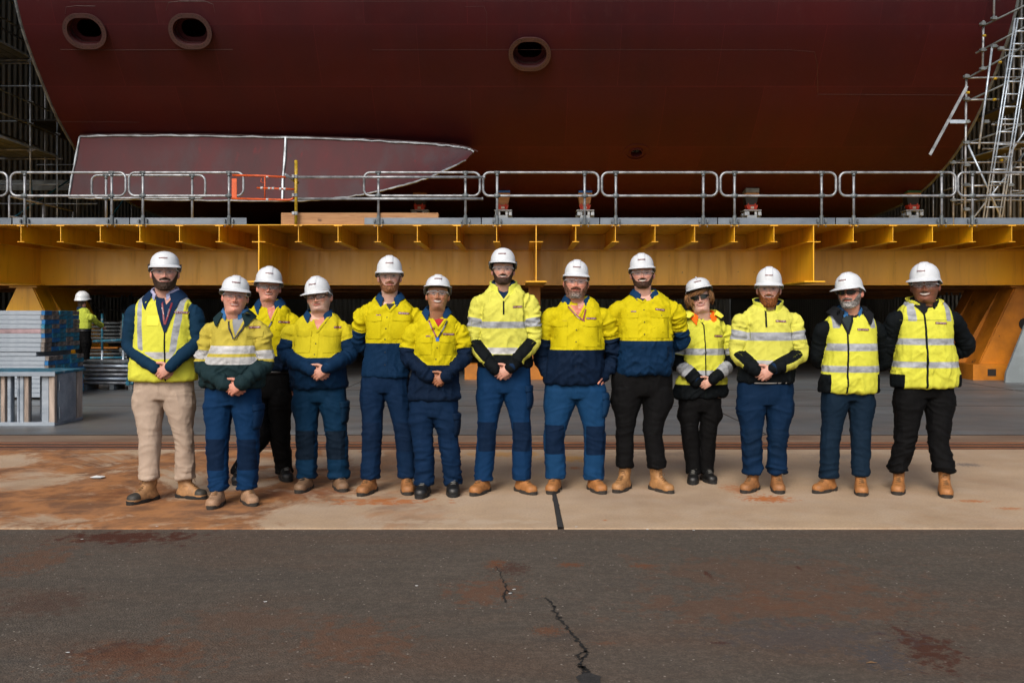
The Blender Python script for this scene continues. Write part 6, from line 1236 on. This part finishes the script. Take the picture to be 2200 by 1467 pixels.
P_(label='shorter young man with tilted back hard hat and dark lanyard, yellow and navy shirt', hy=1056, eye=(940.5, 630), chin=663.5, fw=46, rotn=(0, 2, -7), hpitch=-5, hat=(910, 971, 591, 611),
   sh=(886, 702, 988, 702), el=[(876, 766), (998, 768)], arms='clasp', hc=(943, 815), hs=.9, hem=(860, 879, 988), hip=(862, 879, 985), cr=908, kn=[(910, 967, 43), (967, 967, 42)], an=[(912, 1037, 38), (973, 1037, 36)], heel=(1057, 1054), toe=[(898, 1074), (975, 1076)], boot=('black', 0), b=.94, bunch=1.5, trousers=(BLUD, (.0015, .014, .045)), cargo=(892, 940, 975, 988),
   face=dict(skin=OLV, smile=1., teeth=.0055, hair=(.008, .007, .007), eye=.003, nose=1.15, iris=(.012, .008, .006), stub=(.1, .05, .03), lip=(.30, .10, .085)), glasses='clear',
   top=dict(SH, zones=[(NAV, 'below', 785, 748)], V=[(927, 684), (956, 685), (941, 706)], Vm='redtee', collars=[shirt_col(gap=.6, z=.006)], cuffm='shirtb', items=[('pocket', (901, 725, 927, 762)), ('pocket', (946, 724, 974, 762)), ('buttons', [(939, 747), (936, 772), (932, 706)]), ('seam', [(940, 742), (935, 860)]), ('badge', 963, 718, 23, -.05), ('small', 919, 722, 10), ('lanyard', [(920, 688), (926, 702), (937, 724)], 'lanred', [(924, 700, -1.1)]), ('lanyard', [(960, 689), (952, 706), (942, 724)], 'lan', [(952, 706, 1.1)]), ('patch', (936, 724, 943, 733), 'tarp', 'key_tag'), ('patch', (934, 722, 938, 726), 'tape', 'clip')]))
P_(label='tallest man, dark beard and wide smile, pale yellow half zip fleece and blue trousers', hy=1050, eye=(1081, 577.5), chin=609, fw=45, rotn=(0, 1, -4), hpitch=-2, hat=(1049, 1110, 532, 561), clips=True, hstyle=2, sticker=-.008,
   sh=(1028, 643, 1137, 643), el=[(1017, 736), (1146, 734)], arms='clasp', hc=(1081, 799), hem=(790, 1027, 1142), hip=(796, 1024, 1141), cr=857, kn=[(1046, 930, 42), (1121, 930, 43)], an=[(1039, 1028, 37), (1121, 1028, 39)], heel=(1052, 1051), toe=[(1017, 1065), (1148, 1063)], boot=('orange', 0), b=1.03, bunch=.6, slv=1.04, trousers=(BLU, BLUP), cargo=(832, 880, 1133, 1147),
   face=dict(skin=FA, smile=1., teeth=.0045, beard='full', bcol=(.050, .026, .016), bk=.85, shell=.006, blen=.006, hair=(.015, .01, .008), hairt=.012, brow=(.03, .018, .012)), glasses='clear',
   top=dict(type='fleece', c=LIM, zones=[(BLK, 'below', 762, None), (BLK, 'innerarm', 738), (TP, 'band', 691, 705, 684, 703), (TPL, 'band', 747, 761), ((.16, .17, .012), 'pipe')], V=[(1066, 624), (1098, 624), (1082, 645)], Vm='navy',
            collars=[dict(mat='navy', h=.038, fold=.02, gap=.5, tilt=.02, point=.02, flare=.004, z=-.002), dict(mat='limec', h=.050, fold=0, gap=.42, tilt=.024, point=0, flare=.02, r=.012, z=-.022)],
            items=[('zip', [(1082, 636), (1082, 676)], .013), ('badge', 1112, 659, 20, .05)]))
P_(label='broad man with greying ginger beard, red lanyard and hands in his trouser pockets', hy=1046, eye=(1238, 605), chin=638, fw=50, rotn=(0, 3, -1), hat=(1209, 1268, 558, 591.5),
   sh=(1181, 673, 1301, 672), el=[(1163, 768), (1317, 768)], wr=[(1178, 806), (1299, 808)], arms='pocket', hem=(826, 1169, 1298), hip=(832, 1169, 1305), cr=868, kn=[(1191, 936, 46), (1278, 938, 46)], an=[(1193, 1024, 41), (1276, 1026, 40)], heel=(1048, 1048), toe=[(1181, 1063), (1297, 1062)], boot=('orange', 0), b=1.15, belly=.03, bunch=.8, slv=1.02, trousers=((.004, .034, .095), BLUP), cargo=(848, 898, 1293, 1306),
   face=dict(skin=RD, smile=.1, teeth=0, beard='full', bcol=(.16, .05, .022), bk=.95, shell=.011, blen=.010, bcols=[(.16, .052, .022), (.34, .30, .27)], grey=.3, hair=(.09, .06, .045), fat=.1, browk=.45, jaw=1.04), glasses='clear',
   top=dict(SH, zones=[(NAV, 'below', 751.5, 727)], V=[(1222, 655), (1258, 656), (1242, 682)], collars=[shirt_col(gap=.62, fold=.045)], items=[('pocket', (1184, 690, 1218, 744)), ('pocket', (1253, 690, 1287, 744)), ('buttons', [(1201, 697), (1238, 709), (1237, 734), (1236, 760), (1236, 786), (1272, 701)]), ('seam', [(1242, 684), (1237, 710), (1236, 826)]), ('badge', 1271, 684, 22, -.04), ('small', 1213, 690, 10), ('lanyard', [(1221, 658), (1236, 676), (1256, 690)], 'lanred', [(1240, 680, -.8)]), ('lanyard', [(1259, 664), (1256, 676), (1253, 688)], 'lanred')]))
P_(label='big laughing man with short dark beard, yellow shirt, black trousers and high tan boots', hy=1045, eye=(1380, 586.5), chin=618, fw=47, rotn=(0, -2, -2), hat=(1348, 1407, 544, 574), hroll=-1,
   sh=(1325, 658, 1450, 660), el=[(1318, 742), (1463, 736)], arms='behind', hem=(806, 1327, 1442), hip=(803, 1313, 1446), cr=864, kn=[(1343, 925, 40), (1402, 928, 42)], an=[(1342, 1001, 34), (1411, 1003, 37)], heel=(1046, 1048), toe=[(1329, 1056), (1435, 1058)], boot=('wheat', 2), b=1.15, belly=.03, bunch=.6, trousers=(BT,),
   face=dict(skin=PK, smile=1., teeth=.006, beard='goatee', bcol=(.065, .032, .020), bk=.75, shell=.002, hair=(.02, .014, .01), brow=(.03, .018, .012), fat=.12, jaw=.98, eye=.0032), glasses='clear',
   top=dict(SH, zones=[(NAV2, 'below', 732, 709)], V=[(1370, 640), (1392, 640), (1382, 648)], Vm='blacktee', collars=[shirt_col(gap=.45)], items=[('pocket', (1331, 672, 1370, 726)), ('pocket', (1399, 671, 1438, 726)), ('buttons', [(1383, 644), (1384, 666), (1384, 692), (1383, 718), (1380, 746), (1350, 677), (1421, 678)]), ('seam', [(1383, 644), (1384, 700), (1380, 806)]), ('badge', 1419, 665, 21, -.12), ('small', 1362, 669, 11)]))
wb_ = P_(label='woman with short auburn hair and sunglasses, yellow jacket with orange collar lining', hy=1029, eye=(1503, 639), chin=670, fw=45, rotn=(3, -11, -3), hat=(1470, 1530, 598, 617), hroll=-2, peak=.03, hstyle=1, hpitch=-4,
   sh=(1467, 702, 1558, 702), el=[(1454, 778), (1573, 774)], arms='clasp', hc=(1517, 824), hs=.82, hem=(856, 1447, 1562), hip=(855, 1456, 1551), cr=896, kn=[(1482, 925, 37), (1521, 925, 37)], an=[(1489, 1014, 28), (1517, 1014, 29)], heel=(1030, 1028), toe=[(1488, 1044), (1541, 1043)], boot=('black', 0), bsc=.9, b=.93, belly=.01, bunch=.5, slv=1.0, trousers=(BT,),
   face=dict(skin=(.55, .35, .28), smile=.8, teeth=.0022, hair=(.20, .095, .035), bob=1, brow=(.15, .08, .04), browk=.4, nose=.85, fat=.1, lip=(.42, .12, .12)), glasses='dark',
   top=dict(type='jacket', c=LIM2, zones=[(BLK, 'below', 827, 762), (TP, 'band', 749, 763, 748, 761), (TP, 'band', 796, 808, 786, 800)], V=[(1492, 674), (1522, 674), (1511, 690)], Vm='blacktee', cuffm='navy',
            collars=[dict(mat='orangec', h=.032, fold=.045, gap=.6, tilt=.018, point=.035, flare=.030, z=-.012), dict(mat='yellowc', h=.045, fold=.04, gap=.85, tilt=.012, point=.0, flare=.050, r=.026, z=-.016)],
            items=[('zip', [(1505, 684), (1514, 700), (1516, 760), (1517, 856)], .009), ('badge', 1546, 722, 19, -.03)]))
P_(label='man with long ginger beard in bright yellow half zip fleece and navy trousers', hy=1046, eye=(1652, 620), chin=654, fw=46, rotn=(0, 1, 0), hat=(1621, 1683, 573, 611.5),
   sh=(1594, 681, 1706, 681), el=[(1584, 762), (1717, 762)], arms='clasp', hc=(1645, 801), hem=(823, 1585, 1704), hip=(828, 1583, 1705), cr=882, kn=[(1615, 944, 42), (1670, 944, 41)], an=[(1618, 1013, 37), (1668, 1013, 38)], heel=(1048, 1047), toe=[(1601, 1058), (1675, 1060)], boot=('tan', 2), b=1.08, belly=.015, bunch=1.6, slv=1.05, trousers=((.0012, .013, .040), (.001, .011, .032)),
   face=dict(skin=(.54, .33, .26), smile=.9, teeth=.004, beard='full', bcol=(.24, .075, .015), bk=.95, shell=.010, blen=.022, hair=(.14, .05, .02), brow=(.22, .11, .05), browk=.5), glasses='clear',
   top=dict(type='fleece', c=LIM, zones=[(BLK, 'below', 783, None), (BLK, 'innerarm', 764), (TP, 'band', 714, 732, 712, 731), (TPL, 'band', 774, 784), ((.16, .17, .012), 'pipe')],
            collars=[dict(mat='navy', h=.040, fold=0, gap=.4, tilt=.02, point=0, flare=.02, r=.006, z=-.016), dict(mat='limec', h=.048, fold=0, gap=.36, tilt=.026, point=0, flare=.036, r=.014, z=-.024)],
            items=[('zip', [(1648, 662), (1647, 703)], .014), ('badge', 1679.5, 690, 24, -.05), ('patch', (1622, 822, 1692, 824.5), 'whitet', 'shirt_tail')]))
P_(label='man with grey beard and dark sunglasses in hooded black jacket under yellow vest', hy=1049, eye=(1818, 629), chin=660, fw=48, rotn=(-15, -4, 0), hyaw=-24, hat=(1789, 1852, 585, 621), hroll=-3,
   sh=(1768, 698, 1886, 698), el=[(1757, 772), (1902, 778)], arms='behind', hem=(845, 1764, 1884), hip=(846, 1766, 1877), cr=873, kn=[(1783, 951, 40), (1849, 951, 40)], an=[(1781, 1025, 35), (1849, 1018, 35)], heel=(1050, 1052), toe=[(1754, 1059), (1854, 1071)], boot=('orange', 1), b=1.06, belly=.02, bunch=.9, slv=1.08, trousers=(SLA,),
   face=dict(skin=RD, smile=.0, age=1, beard='full', bcol=(.18, .16, .14), bk=.9, shell=.009, blen=.008, bcols=[(.10, .075, .06), (.42, .41, .40)], grey=.8, hair=(.14, .12, .11), len=1.0), glasses='dark',
   top=dict(type='vest', c=LIM2, arm=BLK, under='black_jacket', zones=[(TP, 'band', 738, 754), (TP, 'band', 786, 800), (TP, 'vband', .120, .168, 560, 705, 0), (BLK, 'side', .82, 805)], V=[(1804, 669), (1842, 667), (1822, 716)], Vm='vneck', Vi=[((1806, 668), (1838, 666), (1819, 682), 'blueshirt')], lapel=M['blackc'],
            collars=[dict(mat='blueshirt', h=.034, fold=.03, gap=.45, tilt=.02, point=.025, flare=.008, z=-.004), dict(mat='blackc', h=.062, fold=.05, gap=.70, tilt=.018, point=.06, flare=.060, r=.022, z=-.026), dict(mat='blackc', h=.03, fold=0, roll=.030, gap=.95, tilt=.01, r=.036, z=-.016)],
            items=[('zip', [(1821, 712), (1819, 780), (1818, 845)], .013), ('badge', 1855, 708, 25, -.04)]))
P_(label='dark skinned man with moustache and wide smile, yellow vest over black sleeves, black trousers', hy=1051, eye=(1986, 613.5), chin=649, fw=54, rotn=(-3, -1, 1), hyaw=-12, hat=(1951, 2020, 563, 603), hroll=-1,
   sh=(1924, 677, 2049, 677), el=[(1909, 752), (2076, 748)], arms='behind', hem=(833, 1920, 2056), hip=(832, 1922, 2049), cr=868, kn=[(1944, 948, 43), (2017, 950, 42)], an=[(1931, 1008, 39), (2029, 1012, 38)], heel=(1050, 1056), toe=[(1927, 1066), (2038, 1075)], boot=('orange', 2), b=1.1, belly=.02, bunch=1.6, slv=1.1, trousers=(BT,),
   face=dict(skin=DRK, smile=1., teeth=.006, beard='mous', bcol=(.006, .005, .005), bk=.95, hair=(.006, .005, .005), brow=(.008, .006, .005), iris=(.01, .007, .006), lip=(.12, .035, .03), pink=(.17, .065, .032), nose=1.15, fat=.1), glasses='clear',
   top=dict(type='vest', c=LIM2, arm=BLK, under='black_jumper', zones=[(TP, 'band', 727, 741), (TP, 'band', 777, 790), (TP, 'vband', .118, .170, 560, 690, .0), (BLK, 'side', .84, 805)],
            collars=[dict(mat='blackc', h=.034, fold=0, gap=.3, tilt=.02, point=0, flare=.01, z=-.012), dict(mat='yellowc', h=.042, fold=0, gap=.75, tilt=.03, point=0, flare=.04, r=.020, z=-.030)], V=[(1972, 655), (2004, 655), (1986, 672)], Vm='blackc', lapel=M['blackc'],
            items=[('zip', [(1986, 666), (1987, 740), (1989, 834)], .014), ('badge', 2020, 694, 25, -.04), ('line', [(1934, 688), (2038, 688)])]))
# the woman's hair: overlapping swept locks round the head
body, HM = wb_[0], wb_[1]
mb = MB(); rg = random.Random(5)
def lock(a0, z0, a1, z1, r0, r1, w, out=.0):
    P = []
    for i in range(8):
        u = i/7; a = R(a0+(a1-a0)*u); z = z0+(z1-z0)*u+.006*math.sin(u*3.1); rr_ = (1+.0*u); e = out*math.sin(u*math.pi*.8)
        P.append(HM @ Vector((math.sin(a)*(.082+r0+e), -math.cos(a)*(.098+r0+e), z)))
    mb.tube(P, [w*(.5+.9*math.sin(math.pi*min(1, .15+.85*i/7))) for i in range(8)], 6)
for i in range(150):
    a = rg.uniform(-175, 175); z0 = rg.uniform(.135, .175)
    if -38 < a < 72:     # fringe swept across the forehead
        a = rg.uniform(0, 60); lock(a, rg.uniform(.158, .182), a-rg.uniform(35, 60), rg.uniform(.134, .150)-(.02 if a < 22 else 0), .004, 0, rg.uniform(.003, .006), .008)
    else: lock(a, z0, a+rg.uniform(-14, 14), rg.uniform(.035, .085), rg.uniform(.0, .012), 0, rg.uniform(.0035, .0065), .012)
for sg in (-1, 1):
    for i in range(26): a = sg*rg.uniform(52, 110); lock(a, rg.uniform(.13, .165), a+sg*rg.uniform(-18, 22), rg.uniform(.05, .10), rg.uniform(.002, .014), 0, rg.uniform(.003, .006), .016)
hr = mb.build('hair', M['hair'], body, True); ca = hr.data.color_attributes.new('Col', 'FLOAT_COLOR', 'POINT'); nvt = len(hr.data.vertices); cc = np.ones((nvt, 4)); blk = np.repeat(np.array([rg.uniform(.5, 1.6) for _ in range(nvt//48+1)]), 48)[:nvt]; cc[:, :3] = np.array([.23, .11, .04])[None]*blk[:, None]; ca.data.foreach_set('color', cc.ravel())
# worker in the background, seen from behind
def mir(x): return 2*180-x
P_(label='worker seen from behind in lime long sleeved shirt, busy beside the tube racks', hy=831.5, rot=165, eye=(180, 652), chin=664, fw=15, rotn=(0, 0, 0), hat=(164, 194, 625, 642), sticker=0, peak=.02,
   sh=(160, 676, 198, 676), el=[(152, 693, -.16), (208, 700, .0)], wr=[(149, 700, -.42), (208, 726, -.1)], arms='side', hem=(709, 162, 197), hip=(711, 163, 197), cr=738, kn=[(172, 780, 14), (188, 780, 14)], an=[(172, 818, 11), (188, 818, 11)], heel=(831, 831), toe=[(171, 836), (190, 836)], boot=('black', 0), b=.95, trousers=(BT,), belt=True,
   face=dict(skin=FA, smile=0, hair=(.05, .035, .025)), top=dict(type='fleece', c=(.36, .42, .05), zones=[(NAV, 'below', 706, None)], collars=[dict(mat='navy', h=.03, fold=0, gap=.4, tilt=.01, point=0, flare=.01)]))
bpy.context.view_layer.update()
